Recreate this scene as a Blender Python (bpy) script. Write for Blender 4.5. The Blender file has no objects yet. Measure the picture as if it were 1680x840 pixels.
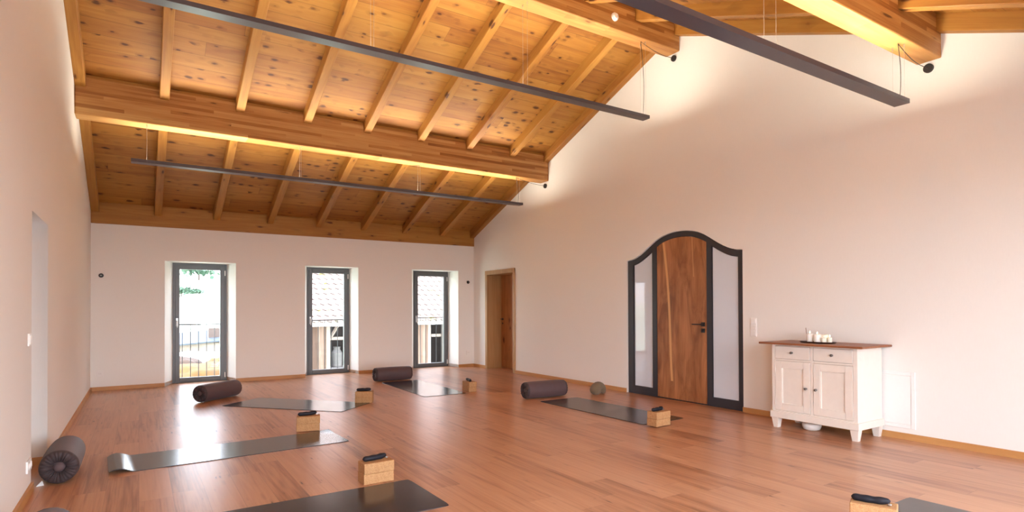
import bpy, bmesh, math, random
from mathutils import Vector, Matrix
random.seed(7)
PI = math.pi
scene = bpy.context.scene
COL = scene.collection

# ------------------------------------------------------------------ camera
CAM_H = 1.25
F_PX, YAW, CY, PITCH, ROLL = 949.91, 0.571842, 496.085, 0.0098133, 0.0037995
def cam_dir(x, y, z):
    cr, sr = math.cos(ROLL), math.sin(ROLL)
    x, z = cr*x + sr*z, -sr*x + cr*z
    cp, sp = math.cos(PITCH), math.sin(PITCH)
    y, z = cp*y - sp*z, sp*y + cp*z
    c, s = math.cos(YAW), math.sin(YAW)
    return Vector((c*x + s*y, -s*x + c*y, z))
cam = bpy.data.cameras.new('camera')
cam.sensor_width = 36.0
cam.lens = F_PX/1680*36
cam.shift_y = (CY - 420)/1680
cam.clip_start = 0.02; cam.clip_end = 500
cam_ob = bpy.data.objects.new('camera', cam)
COL.objects.link(cam_ob)
r_, f_, u_ = cam_dir(1,0,0), cam_dir(0,1,0), cam_dir(0,0,1)
M = Matrix((r_, u_, -f_)).transposed().to_4x4()
M.translation = Vector((0, 0, CAM_H))
cam_ob.matrix_world = M
scene.camera = cam_ob

# ------------------------------------------------------------------ light and exposure
WORLD_STRENGTH = 13.0
LAMP_STRENGTH = 44.0
EXPOSURE = 0.42
scene.view_settings.view_transform = 'Standard'
scene.view_settings.look = 'None'
scene.view_settings.exposure = EXPOSURE
scene.view_settings.gamma = 1.0
scene.view_settings.use_curve_mapping = False
cy = scene.cycles
cy.use_denoising = True
try:
    cy.denoiser = 'OPENIMAGEDENOISE'
    cy.denoising_input_passes = 'RGB_ALBEDO_NORMAL'
except Exception:
    pass
cy.max_bounces = 12; cy.diffuse_bounces = 7; cy.glossy_bounces = 4
cy.transparent_max_bounces = 12
cy.sample_clamp_indirect = 8.0
cy.caustics_reflective = False; cy.caustics_refractive = False

world = bpy.data.worlds.new('bright_sky'); scene.world = world
world.use_nodes = True
wn = world.node_tree; wn.nodes.clear()
wo = wn.nodes.new('ShaderNodeOutputWorld'); bg = wn.nodes.new('ShaderNodeBackground')
tc = wn.nodes.new('ShaderNodeTexCoord'); sx = wn.nodes.new('ShaderNodeSeparateXYZ')
rp = wn.nodes.new('ShaderNodeValToRGB')
wn.links.new(tc.outputs['Generated'], sx.inputs[0]); wn.links.new(sx.outputs['Z'], rp.inputs[0])
rp.color_ramp.elements[0].position = 0.0; rp.color_ramp.elements[0].color = (0.90, 0.93, 1.0, 1)
rp.color_ramp.elements[1].position = 0.7; rp.color_ramp.elements[1].color = (0.74, 0.85, 1.0, 1)
# overcast-bright sky, twice as bright around the sun's side (-y) as on the side the three windows face (+y)
wn.links.new(rp.outputs[0], bg.inputs[0])
mr = wn.nodes.new('ShaderNodeMapRange'); wn.links.new(sx.outputs['Y'], mr.inputs[0])
mr.inputs[1].default_value = -0.7; mr.inputs[2].default_value = 0.7
mr.inputs[3].default_value = WORLD_STRENGTH*1.04; mr.inputs[4].default_value = WORLD_STRENGTH*0.52
wn.links.new(mr.outputs[0], bg.inputs[1])
wn.links.new(bg.outputs[0], wo.inputs[0])

# the sun stands behind the ridge, high over the near gable side, and lights the roof and yard outside
sun = bpy.data.lights.new('sun', 'SUN'); sun.energy = 6.0; sun.angle = math.radians(2.0); sun.color = (1.0, 0.93, 0.82)
sun_ob = bpy.data.objects.new('sun', sun); COL.objects.link(sun_ob)
sun_ob.rotation_euler = Vector((-0.45, -0.25, 1.0)).to_track_quat('Z', 'Y').to_euler()

def portal(name, x0, x1, z0, z1, y, facing):
    l = bpy.data.lights.new(name, 'AREA'); l.shape = 'RECTANGLE'
    l.size = x1-x0; l.size_y = z1-z0; l.cycles.is_portal = True
    o = bpy.data.objects.new(name, l); COL.objects.link(o)
    o.location = ((x0+x1)/2, y, (z0+z1)/2)
    o.rotation_euler = (math.radians(90*(-1 if facing < 0 else 1)), 0, 0)   # -Z of the lamp points into the room

# ------------------------------------------------------------------ room numbers
XL, XR = -0.628, 6.064
YW, YN = 10.941, -0.19          # window wall, wall behind the camera
YF = YW + 0.38                   # plane of the window frames
YR = 5.375                       # ridge
ZW = 2.58                        # wall height under the plate
SL = 0.390                       # roof slope
RZ = 3.815                       # rafter underside at y = 8.2
def raf_z(y):                    # rafter underside on both slopes
    d = abs(y - YR)
    return RZ + SL*((8.2 - YR) - d)
RD = 0.155                       # rafter depth below the boards

# ------------------------------------------------------------------ helpers
def tag(o, label=None, cat=None, group=None, kind=None):
    if label: o['label'] = label
    if cat: o['category'] = cat
    if group: o['group'] = group
    if kind: o['kind'] = kind
    return o

def link_mesh(name, me, mat, parent=None, loc=(0,0,0), rz=0.0, smooth=False):
    o = bpy.data.objects.new(name, me)
    COL.objects.link(o)
    if mat is not None:
        me.materials.clear(); me.materials.append(mat)
    if parent is not None: o.parent = parent
    o.location = loc; o.rotation_euler = (0, 0, rz)
    if smooth:
        for p in me.polygons: p.use_smooth = True
    return o

def obj(name, bm, mat, parent=None, loc=(0,0,0), rz=0.0, smooth=False, recalc=True):
    if recalc: bmesh.ops.recalc_face_normals(bm, faces=bm.faces)
    me = bpy.data.meshes.new(name); bm.to_mesh(me); bm.free()
    return link_mesh(name, me, mat, parent, loc, rz, smooth)

def empty(name, loc=(0,0,0), rz=0.0):
    o = bpy.data.objects.new(name, None); COL.objects.link(o)
    o.empty_display_size = 0.1
    o.location = loc; o.rotation_euler = (0,0,rz)
    return o

def auto_smooth(o, deg=35):
    me = o.data
    for p in me.polygons: p.use_smooth = True
    try: me.set_sharp_from_angle(angle=math.radians(deg))
    except Exception: pass
    return o

def copy_tree(o, parent=None):
    c = o.copy(); COL.objects.link(c)
    if parent is not None: c.parent = parent
    for ch in list(o.children): copy_tree(ch, c)
    return c

def add_box(bm, x0, x1, y0, y1, z0, z1, bev=0.0, seg=2):
    m = Matrix.Translation(((x0+x1)/2, (y0+y1)/2, (z0+z1)/2)) @ Matrix.Diagonal((x1-x0, y1-y0, z1-z0, 1))
    r = bmesh.ops.create_cube(bm, size=1.0, matrix=m)
    if bev > 0:
        es = list({e for v in r['verts'] for e in v.link_edges})
        bmesh.ops.bevel(bm, geom=es, offset=bev, segments=seg, affect='EDGES', profile=0.5)
    return r

def box(x0, x1, y0, y1, z0, z1, bev=0.0, seg=2):
    bm = bmesh.new(); add_box(bm, x0, x1, y0, y1, z0, z1, bev, seg); return bm

def add_tube(bm, pts, rad, n=8, cap=True):
    pts = [Vector(p) for p in pts]
    rads = rad if isinstance(rad, (list, tuple)) else [rad]*len(pts)
    rings = []; up = None
    for i, p in enumerate(pts):
        t = (pts[min(i+1, len(pts)-1)] - pts[max(i-1, 0)]).normalized()
        if up is None:
            up = Vector((0,0,1)) if abs(t.z) < 0.9 else Vector((1,0,0))
        s = t.cross(up).normalized(); up = s.cross(t).normalized()
        rings.append([bm.verts.new(p + rads[i]*(math.cos(2*PI*k/n)*s + math.sin(2*PI*k/n)*up)) for k in range(n)])
    for a, b in zip(rings, rings[1:]):
        for k in range(n):
            bm.faces.new((a[k], a[(k+1) % n], b[(k+1) % n], b[k]))
    if cap:
        bm.faces.new(rings[0][::-1]); bm.faces.new(rings[-1])
    return rings

def add_lathe(bm, prof, n=32, center=(0,0,0), axis='Z', sx=1.0, sy=1.0):
    """prof: list of (radius, height)."""
    c = Vector(center); rings = []
    def place(r, h, a):
        x, y = r*math.cos(a)*sx, r*math.sin(a)*sy
        if axis == 'Z': return c + Vector((x, y, h))
        if axis == 'X': return c + Vector((h, x, y))
        return c + Vector((x, h, y))
    for r, h in prof:
        if r < 1e-6: rings.append([bm.verts.new(place(0, h, 0))])
        else: rings.append([bm.verts.new(place(r, h, 2*PI*k/n)) for k in range(n)])
    for a, b in zip(rings, rings[1:]):
        if len(a) == 1 and len(b) == 1: continue
        for k in range(n):
            k2 = (k+1) % n
            if len(a) == 1: bm.faces.new((a[0], b[k2], b[k]))
            elif len(b) == 1: bm.faces.new((a[k], a[k2], b[0]))
            else: bm.faces.new((a[k], a[k2], b[k2], b[k]))
    if len(rings[0]) > 1: bm.faces.new(rings[0][::-1])
    if len(rings[-1]) > 1: bm.faces.new(rings[-1])

def poly_slab(outlines, thick, fn):
    """Flat shape with holes (first outline is the rim), given thickness, each point mapped by fn(u, v, w), w in 0..thick."""
    cu = bpy.data.curves.new('outline', 'CURVE'); cu.dimensions = '2D'; cu.fill_mode = 'BOTH'
    cu.extrude = thick/2
    for pts in outlines:
        s = cu.splines.new('POLY'); s.points.add(len(pts)-1)
        for i, (u, v) in enumerate(pts): s.points[i].co = (u, v, 0, 1)
        s.use_cyclic_u = True
    o = bpy.data.objects.new('outline', cu)
    COL.objects.link(o)
    dg = bpy.context.evaluated_depsgraph_get(); dg.update()
    me = bpy.data.meshes.new_from_object(o.evaluated_get(dg))
    bpy.data.objects.remove(o); bpy.data.curves.remove(cu)
    bm = bmesh.new(); bm.from_mesh(me); bpy.data.meshes.remove(me)
    bmesh.ops.remove_doubles(bm, verts=bm.verts, dist=1e-5)
    for v in bm.verts: v.co = Vector(fn(v.co.x, v.co.y, v.co.z + thick/2))
    return bm

# ------------------------------------------------------------------ materials
class N:
    def __init__(s, name):
        s.m = bpy.data.materials.new(name); s.m.use_nodes = True
        s.t = s.m.node_tree; s.t.nodes.clear()
        s.out = s.t.nodes.new('ShaderNodeOutputMaterial')
        s.b = s.t.nodes.new('ShaderNodeBsdfPrincipled')
        s.t.links.new(s.b.outputs[0], s.out.inputs[0])
    def n(s, typ, **k):
        x = s.t.nodes.new(typ)
        for a, b in k.items(): setattr(x, a, b)
        return x
    def l(s, a, b): s.t.links.new(a, b)
    def val(s, sock, v):
        if isinstance(v, (int, float, tuple, list)): sock.default_value = v
        else: s.l(v, sock)
    def math(s, op, a, b=None, c=None, clamp=False):
        x = s.n('ShaderNodeMath', operation=op); x.use_clamp = clamp
        s.val(x.inputs[0], a)
        if b is not None: s.val(x.inputs[1], b)
        if c is not None: s.val(x.inputs[2], c)
        return x.outputs[0]
    def dot(s, vec, v):
        x = s.n('ShaderNodeVectorMath', operation='DOT_PRODUCT'); s.l(vec, x.inputs[0]); x.inputs[1].default_value = v
        return x.outputs['Value']
    def comb(s, a, b, c):
        x = s.n('ShaderNodeCombineXYZ')
        for i, v in enumerate((a, b, c)): s.val(x.inputs[i], v)
        return x.outputs[0]
    def ramp(s, fac, stops, interp='LINEAR'):
        x = s.n('ShaderNodeValToRGB'); x.color_ramp.interpolation = interp
        e = x.color_ramp.elements
        while len(e) < len(stops): e.new(0.5)
        for el, (p, c) in zip(e, stops):
            el.position = p; el.color = (c if isinstance(c, tuple) else (c, c, c)) + (1,)
        s.l(fac, x.inputs[0]); return x.outputs[0]
    def mix(s, fac, a, b, mode='MIX'):
        x = s.n('ShaderNodeMix', data_type='RGBA', blend_type=mode)
        s.val(x.inputs[0], fac)
        for sk, v in ((x.inputs[6], a), (x.inputs[7], b)):
            if isinstance(v, tuple): sk.default_value = v + (1,) if len(v) == 3 else v
            else: s.l(v, sk)
        return x.outputs[2]
    def noise(s, vec, scale, detail=3, rough=0.55, dist=0.0):
        x = s.n('ShaderNodeTexNoise'); s.l(vec, x.inputs['Vector'])
        x.inputs['Scale'].default_value = scale; x.inputs['Detail'].default_value = detail
        x.inputs['Roughness'].default_value = rough; x.inputs['Distortion'].default_value = dist
        return x.outputs[0]
    def bump(s, h, strength=0.2, dist=0.01):
        x = s.n('ShaderNodeBump'); x.inputs['Strength'].default_value = strength; x.inputs['Distance'].default_value = dist
        s.l(h, x.inputs['Height']); s.l(x.outputs[0], s.b.inputs['Normal'])
    def coord(s, which='Object'):
        return s.n('ShaderNodeTexCoord').outputs[which]
    def base(s, c, rough=0.5, metal=0.0, spec=0.5):
        s.val(s.b.inputs['Base Color'], c if not isinstance(c, tuple) else c + (1,))
        s.val(s.b.inputs['Roughness'], rough); s.b.inputs['Metallic'].default_value = metal
        s.b.inputs['Specular IOR Level'].default_value = spec

def wood(name, along, across, stops, pw=None, pl=None, knot=None, rough=0.5, spec=0.4, gap=0.6, gapw=0.012, var=0.25,
         grain=14.0, figure=2.2, streak=0.35, bump=0.15, perobj=True, knotcol=(0.09, 0.025, 0.008), lam=None, gapcol=(0.05, 0.02, 0.008)):
    """Planks / solid timber. along/across: vectors; pw/pl plank width/length; knot=(u-scale, v-scale, density, size)."""
    m = N(name)
    co = m.coord('Object')
    U = m.dot(co, along); V = m.dot(co, across)
    rnd = m.n('ShaderNodeObjectInfo').outputs['Random'] if perobj else 0.37
    if perobj: seed = m.math('MULTIPLY', rnd, 53.0)
    else: seed = m.math('ADD', 3.7, 0.0)
    if pw:
        vs = m.math('DIVIDE', V, pw); vi = m.math('FLOOR', vs); vf = m.math('FRACT', vs)
        wn1 = m.n('ShaderNodeTexWhiteNoise', noise_dimensions='2D'); m.l(m.comb(vi, 3.3, 0), wn1.inputs['Vector'])
        us = m.math('ADD', m.math('DIVIDE', U, pl), m.math('MULTIPLY', wn1.outputs['Value'], 7.0))
        ui = m.math('FLOOR', us); uf = m.math('FRACT', us)
        wn2 = m.n('ShaderNodeTexWhiteNoise', noise_dimensions='2D'); m.l(m.comb(vi, ui, 0), wn2.inputs['Vector'])
        pid = wn2.outputs['Value']
        seed = m.math('ADD', seed, m.math('MULTIPLY', pid, 91.0))
        g1 = m.math('LESS_THAN', m.math('PINGPONG', vf, 0.5), gapw)
        g2 = m.math('LESS_THAN', m.math('PINGPONG', uf, 0.5), gapw*pw/pl)
        gapm = m.math('MAXIMUM', g1, g2)
    else:
        pid = rnd if perobj else m.math('ADD', 0.5, 0.0); gapm = None
    if lam:
        li = m.math('FLOOR', m.math('DIVIDE', m.dot(co, lam[0]), lam[1]))
        wn3 = m.n('ShaderNodeTexWhiteNoise', noise_dimensions='2D')
        lu = m.math('FLOOR', m.math('ADD', m.math('MULTIPLY', U, 0.55), m.math('MULTIPLY', li, 0.37)))
        m.l(m.comb(li, lu, 0), wn3.inputs['Vector'])
        pid = wn3.outputs['Value']; seed = m.math('ADD', seed, m.math('MULTIPLY', pid, 91.0))
    # figure: slow wavy bands, then fine grain
    vec1 = m.comb(m.math('MULTIPLY', U, 0.55), m.math('MULTIPLY', V, figure*3), seed)
    n1 = m.noise(vec1, 1.6, 4, 0.6, 0.6)
    vec2 = m.comb(m.math('MULTIPLY', U, 1.2), m.math('MULTIPLY', V, grain*5), seed)
    n2 = m.noise(vec2, 1.5, 3, 0.6, 0.2)
    rings = m.math('SINE', m.math('MULTIPLY', m.noise(m.comb(m.math('MULTIPLY', U, 0.35), m.math('MULTIPLY', V, figure*2.2), seed), 1.0, 2, 0.4, 0.2), 60.0))
    f = m.math('ADD', m.math('MULTIPLY', n1, 0.75), m.math('MULTIPLY', n2, streak))
    f = m.math('ADD', f, m.math('MULTIPLY', rings, 0.045))
    f = m.math('ADD', f, m.math('MULTIPLY', m.math('SUBTRACT', pid, 0.5), var), clamp=True)
    col = m.ramp(f, stops)
    if knot:
        ku, kv, dens, size = knot
        vo = m.n('ShaderNodeTexVoronoi', voronoi_dimensions='3D', feature='F1')
        wob = m.noise(m.comb(m.math('MULTIPLY', U, 3.0), m.math('MULTIPLY', V, 6.0), seed), 3.0, 2)
        m.l(m.comb(m.math('ADD', m.math('MULTIPLY', U, ku), m.math('MULTIPLY', wob, 0.25)),
                   m.math('ADD', m.math('MULTIPLY', V, kv), m.math('MULTIPLY', wob, 0.35)), m.math('FLOOR', seed)), vo.inputs['Vector'])
        vo.inputs['Scale'].default_value = 1.0; vo.inputs['Randomness'].default_value = 0.9
        sp = m.n('ShaderNodeSeparateColor'); m.l(vo.outputs['Color'], sp.inputs[0])
        on = m.math('LESS_THAN', sp.outputs[0], dens)
        sz = m.math('MULTIPLY', m.math('MULTIPLY_ADD', sp.outputs[1], 0.8, 0.35), size)
        d = m.math('DIVIDE', vo.outputs['Distance'], sz)
        core = m.math('MULTIPLY', m.math('MULTIPLY', m.math('SUBTRACT', 1.25, d, clamp=True), 1.8, clamp=True), on, clamp=True)
        halo = m.math('MULTIPLY', m.math('MULTIPLY', m.math('SUBTRACT', 1.0, m.math('MULTIPLY', d, 0.33), clamp=True), on), 0.45)
        col = m.mix(halo, col, tuple(a*0.35 + b*0.65 for a, b in zip(stops[0][1], knotcol)))
        col = m.mix(m.math('MULTIPLY', core, 0.88), col, knotcol)
    if gapm is not None:
        col = m.mix(m.math('MULTIPLY', gapm, gap), col, gapcol)
    m.base(col, rough, 0, spec)
    h = m.math('MULTIPLY', n2, 0.4)
    if gapm is not None: h = m.math('SUBTRACT', h, m.math('MULTIPLY', gapm, 1.0))
    if bump: m.bump(h, bump, 0.004)
    return m.m

def plain(name, c, rough=0.5, metal=0.0, spec=0.5, noise_amt=0.08, nscale=40.0, bump=0.0, emit=None, coat=0.0):
    m = N(name)
    nz = m.noise(m.coord(), nscale, 3)
    col = m.mix(nz, tuple(max(0, x*(1-noise_amt)) for x in c), tuple(min(1, x*(1+noise_amt)) for x in c))
    m.base(col, rough, metal, spec)
    if bump: m.bump(nz, bump, 0.003)
    if emit:
        m.b.inputs['Emission Color'].default_value = emit[0] + (1,); m.b.inputs['Emission Strength'].default_value = emit[1]
    if coat: m.b.inputs['Coat Weight'].default_value = coat
    return m.m

PINE = [(0.05, (0.185, 0.058, 0.014)), (0.38, (0.315, 0.126, 0.024)), (0.62, (0.39, 0.178, 0.033)), (0.95, (0.46, 0.240, 0.050))]
MAT = {}
MAT['boards'] = wood('pine_boards', (1,0,0), (0,0.93,0.36), PINE, pw=0.165, pl=3.6, knot=(8, 21, 0.20, 0.36), rough=0.55, knotcol=(0.055,0.012,0.003), gap=0.38, gapw=0.018, var=0.34, perobj=False)
MAT['boards_near'] = wood('pine_boards_far_slope', (1,0,0), (0,0.93,-0.36), PINE, pw=0.165, pl=3.6, knot=(8, 21, 0.20, 0.36), rough=0.55, knotcol=(0.055,0.012,0.003), gap=0.38, gapw=0.018, var=0.34, perobj=False)
MAT['rafter'] = wood('pine_rafter', (0,0.93,-0.36), (1,0.22,0.56), PINE, knot=(4.5, 16, 0.30, 0.24), rough=0.55, var=0.22, figure=2.5, knotcol=(0.055,0.012,0.003))
MAT['rafter_near'] = wood('pine_rafter_far_slope', (0,0.93,0.36), (1,-0.22,0.56), PINE, knot=(4.5, 16, 0.30, 0.24), rough=0.55, var=0.22, figure=2.5, knotcol=(0.055,0.012,0.003))
GLU = [(0.05, (0.20, 0.065, 0.015)), (0.38, (0.35, 0.145, 0.036)), (0.62, (0.47, 0.23, 0.068)), (0.95, (0.58, 0.34, 0.12))]
MAT['beam'] = wood('glulam_pine', (1,0,0), (0,0.35,0.94), GLU, knot=(3.5, 22, 0.12, 0.28), rough=0.55, var=0.55, figure=3.0, lam=((0,0.001,1.0), 0.0415))
MAT['plate'] = wood('pine_plate', (1,0,0), (0,0.2,1), PINE, knot=(5, 18, 0.15, 0.25), rough=0.55, var=0.2)
FLOORC = [(0.16, (0.12, 0.047, 0.026)), (0.38, (0.31, 0.137, 0.070)), (0.56, (0.46, 0.225, 0.120)), (0.95, (0.56, 0.305, 0.175))]
MAT['floor'] = wood('oak_laminate', (0,1,0), (1,0,0), FLOORC, pw=0.192, pl=1.28, knot=(6, 34, 0.08, 0.20), rough=0.31, spec=0.50,
                    gap=0.35, gapw=0.008, var=0.30, grain=10, figure=3.0, streak=0.45, bump=0.12, perobj=False, knotcol=(0.06, 0.02, 0.012))
MAT['baseboard'] = wood('oak_baseboard', (1,1,0), (0,0,1), [(0.1, (0.36,0.16,0.05)), (0.5, (0.50,0.245,0.085)), (0.9, (0.60,0.33,0.13))], rough=0.45, var=0.1)
OAK = [(0.08, (0.16,0.062,0.022)), (0.40, (0.32,0.125,0.045)), (0.62, (0.43,0.185,0.072)), (0.95, (0.54,0.26,0.11))]
MAT['casing'] = wood('pine_casing', (0,0.2,1), (1,1,0), [(0.1, (0.26,0.125,0.045)), (0.5, (0.42,0.235,0.095)), (0.9, (0.54,0.33,0.15))], rough=0.5, var=0.1)
MAT['small_door'] = wood('knotty_pine_door', (0,0,1), (1,1,0), [(0.1, (0.26,0.09,0.026)), (0.5, (0.40,0.165,0.055)), (0.9, (0.50,0.24,0.09))], knot=(5, 10, 0.35, 0.34), rough=0.5, var=0.1)
MAT['top_board'] = wood('brown_wood_top', (0,1,0), (1,0,0.2), [(0.1, (0.13,0.042,0.016)), (0.5, (0.26,0.09,0.036)), (0.9, (0.36,0.15,0.07))], rough=0.4, var=0.1)
MAT['barn_wood'] = wood('weathered_barn_boards', (0,0,1), (1,0,0), [(0.1, (0.025,0.013,0.008)), (0.4, (0.060,0.032,0.020)), (0.7, (0.10,0.060,0.040)), (0.95, (0.15,0.105,0.08))], pw=0.16, pl=9.0, rough=0.8, gap=0.8, gapw=0.04, var=0.5, perobj=False)
MAT['barn_post'] = plain('pale_barn_timber', (0.18, 0.145, 0.12), 0.8, noise_amt=0.2, nscale=9)
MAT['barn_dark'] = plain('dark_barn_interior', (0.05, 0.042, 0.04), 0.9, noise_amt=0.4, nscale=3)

# oak leaf of the arched door, with a pale sapwood streak
def oak_leaf():
    base_mat = wood('oak_door_leaf', (0,0,1), (1,1,0), OAK, knot=(2.6, 7, 0.16, 0.25), rough=0.42, var=0.0, figure=1.4, grain=9, streak=0.4, perobj=False)
    t = base_mat.node_tree
    bs = [x for x in t.nodes if x.type == 'BSDF_PRINCIPLED'][0]
    src = bs.inputs['Base Color'].links[0].from_socket
    m = N.__new__(N); m.m = base_mat; m.t = t; m.b = bs
    co = m.coord(); s = m.n('ShaderNodeSeparateXYZ'); m.l(co, s.inputs[0])
    Y, Z = s.outputs['Y'], s.outputs['Z']
    # main streak: from (y .345, z 2.1) to (y .10, z .1) in leaf coordinates, gently bent
    def line(c0, c1, amp, ph, z0, z1, w):
        c = m.math('MULTIPLY_ADD', Z, (c1-c0), c0)
        c = m.math('ADD', c, m.math('MULTIPLY', m.math('SINE', m.math('MULTIPLY_ADD', Z, 2.2, ph)), amp))
        d = m.math('ABSOLUTE', m.math('SUBTRACT', Y, c))
        k = m.math('SUBTRACT', 1.0, m.math('DIVIDE', d, w), clamp=True)
        k = m.math('MULTIPLY', k, 1.8, clamp=True)
        return m.math('MULTIPLY', k, m.math('MULTIPLY', m.math('GREATER_THAN', Z, z0), m.math('LESS_THAN', Z, z1)))
    k1 = line(0.100, 0.192, 0.028, 1.3, 0.25, 2.3, 0.026)
    k2 = line(-0.30, -0.255, 0.0, 0.0, 1.65, 2.3, 0.014)
        # dark heart zone
    h = m.noise(m.comb(m.math('MULTIPLY', Y, 5.0), m.math('MULTIPLY', Z, 1.1), 4.2), 1.5, 4, 0.6, 0.8)
    col = m.mix(m.ramp(h, [(0.40, 0.0), (0.66, 0.80)]), src, (0.17, 0.062, 0.024))
    col = m.mix(m.math('MULTIPLY', k1, 0.85), col, (0.74, 0.42, 0.17))
    col = m.mix(m.math('MULTIPLY', k2, 0.5), col, (0.66, 0.36, 0.15))
    m.l(col, bs.inputs['Base Color'])
    return base_mat
MAT['oak_leaf'] = oak_leaf()

def plaster(name, c):
    m = N(name)
    co = m.coord()
    n1 = m.noise(m.comb(m.math('MULTIPLY', m.dot(co, (1,1,0)), 90.0), m.math('MULTIPLY', m.dot(co, (0,0,1)), 14.0), 0.0), 1.0, 3, 0.6)
    n2 = m.noise(co, 1.3, 3)
    n3 = m.noise(m.comb(m.math('MULTIPLY', m.dot(co, (1,1,0)), 12.0), m.math('MULTIPLY', m.dot(co, (0,0,1)), 120.0), 0.0), 1.0, 2, 0.6)
    col = m.mix(m.math('MULTIPLY_ADD', n1, 0.6, m.math('MULTIPLY', n2, 0.4)), tuple(x*0.965 for x in c), tuple(min(1, x*1.03) for x in c))
    m.base(col, 0.85, 0, 0.25)
    m.bump(m.math('ADD', n1, m.math('MULTIPLY', n3, 0.6)), 0.18, 0.002)
    return m.m
MAT['wall'] = plaster('woven_white_wall', (0.825, 0.822, 0.795))
MAT['reveal'] = MAT['wall']
MAT['frame_grey'] = plain('anthracite_window_frame', (0.105, 0.112, 0.118), 0.38, spec=0.5, noise_amt=0.05)
MAT['door_black'] = plain('charcoal_door_frame', (0.030, 0.030, 0.038), 0.4, noise_amt=0.05)
MAT['black'] = plain('black_plastic', (0.018, 0.018, 0.020), 0.45)
MAT['steel'] = plain('brushed_steel', (0.62, 0.62, 0.62), 0.3, 1.0)
MAT['white_plastic'] = plain('white_plastic', (0.82, 0.81, 0.79), 0.4, noise_amt=0.02)
MAT['white_metal'] = plain('white_enamel', (0.84, 0.84, 0.83), 0.45, noise_amt=0.02)
MAT['cabinet'] = plain('cream_painted_wood', (0.76, 0.70, 0.63), 0.5, noise_amt=0.05, nscale=14, bump=0.03)
MAT['knob'] = plain('dark_pewter', (0.16, 0.15, 0.14), 0.35, 0.9)
MAT['lamp'] = plain('anthracite_aluminium', (0.062, 0.056, 0.070), 0.30, 0.0, spec=0.8, noise_amt=0.04)
MAT['wire'] = plain('thin_steel_wire', (0.45, 0.42, 0.38), 0.4, 0.7)
MAT['cord'] = plain('black_cable', (0.02, 0.018, 0.02), 0.6)
MAT['diffuser'] = plain('lit_diffuser', (0.9, 0.9, 0.9), 0.5, emit=((1.0, 0.91, 0.74), LAMP_STRENGTH))
MAT['candle'] = plain('ivory_wax', (0.86, 0.80, 0.66), 0.45, noise_amt=0.03)
MAT['candle_white'] = plain('white_wax', (0.90, 0.88, 0.84), 0.45, noise_amt=0.03)
MAT['flame'] = plain('candle_flame', (1.0, 0.8, 0.5), 0.5, emit=((1.0, 0.78, 0.42), 8.0))
MAT['tray'] = plain('dark_brown_tray', (0.045, 0.018, 0.012), 0.35, noise_amt=0.3)
MAT['stick'] = plain('brown_stick', (0.22, 0.10, 0.05), 0.7)
MAT['railing'] = plain('dark_steel_railing', (0.05, 0.052, 0.056), 0.5)

def fabric(name, c, scale=260.0, rough=0.85, sheen=0.25, bump=0.25):
    m = N(name); co = m.coord()
    n = m.noise(co, scale, 2); n2 = m.noise(co, 6.0, 3)
    f = m.math('MULTIPLY_ADD', n, 0.5, m.math('MULTIPLY', n2, 0.5))
    m.base(m.mix(f, tuple(x*0.75 for x in c), tuple(min(1, x*1.25) for x in c)), rough, 0, 0.3)
    m.b.inputs['Sheen Weight'].default_value = sheen
    m.bump(n, bump, 0.001); return m.m
MAT['bolster'] = fabric('mauve_brown_cotton', (0.098, 0.060, 0.062), rough=0.62, sheen=0.08)
MAT['bolster_dark'] = fabric('dark_gathered_cotton', (0.052, 0.034, 0.035), rough=0.55, sheen=0.05)
MAT['olive'] = fabric('olive_cotton', (0.19, 0.142, 0.088), sheen=0.1)
MAT['pouch'] = fabric('black_satin', (0.008, 0.008, 0.013), rough=0.6, bump=0.1, sheen=0.0)

def rubber(name, c, rough, wave=0.0, spec=0.5):
    m = N(name); co = m.coord()
    n2 = m.noise(co, 5.0, 3); n = m.noise(co, 420.0, 2)
    m.base(m.mix(n2, tuple(x*0.85 for x in c), tuple(x*1.2 for x in c)), rough, 0, spec)
    if wave:
        w = m.noise(m.comb(m.math('MULTIPLY', m.dot(co, (1,0,0)), 3.0), m.math('MULTIPLY', m.dot(co, (0,1,0)), 0.8), 0.0), 2.0, 2)
        m.bump(m.math('ADD', m.math('MULTIPLY', w, wave), m.math('MULTIPLY', n, 0.02)), 0.5, 0.02)
    else: m.bump(n, 0.05, 0.001)
    return m.m
MAT['mat_gloss'] = rubber('dark_rubber_mat', (0.027, 0.023, 0.027), 0.15, wave=0.012)
MAT['mat_matt'] = rubber('worn_dark_mat', (0.050, 0.032, 0.026), 0.26, wave=0.10)
MAT['mat_grey'] = rubber('grey_rubber_mat', (0.10, 0.092, 0.09), 0.4)

def cork():
    m = N('cork'); co = m.coord()
    vo = m.n('ShaderNodeTexVoronoi'); m.l(co, vo.inputs['Vector']); vo.inputs['Scale'].default_value = 240.0
    sp = m.n('ShaderNodeSeparateColor'); m.l(vo.outputs['Color'], sp.inputs[0])
    n = m.noise(co, 30.0, 4)
    f = m.math('MULTIPLY_ADD', sp.outputs[0], 0.4, m.math('MULTIPLY', n, 0.6))
    m.base(m.ramp(f, [(0.1, (0.29,0.135,0.052)), (0.5, (0.43,0.228,0.098)), (0.9, (0.53,0.31,0.145))]), 0.75, 0, 0.3)
    m.bump(f, 0.15, 0.001); return m.m
MAT['cork'] = cork()

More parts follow.
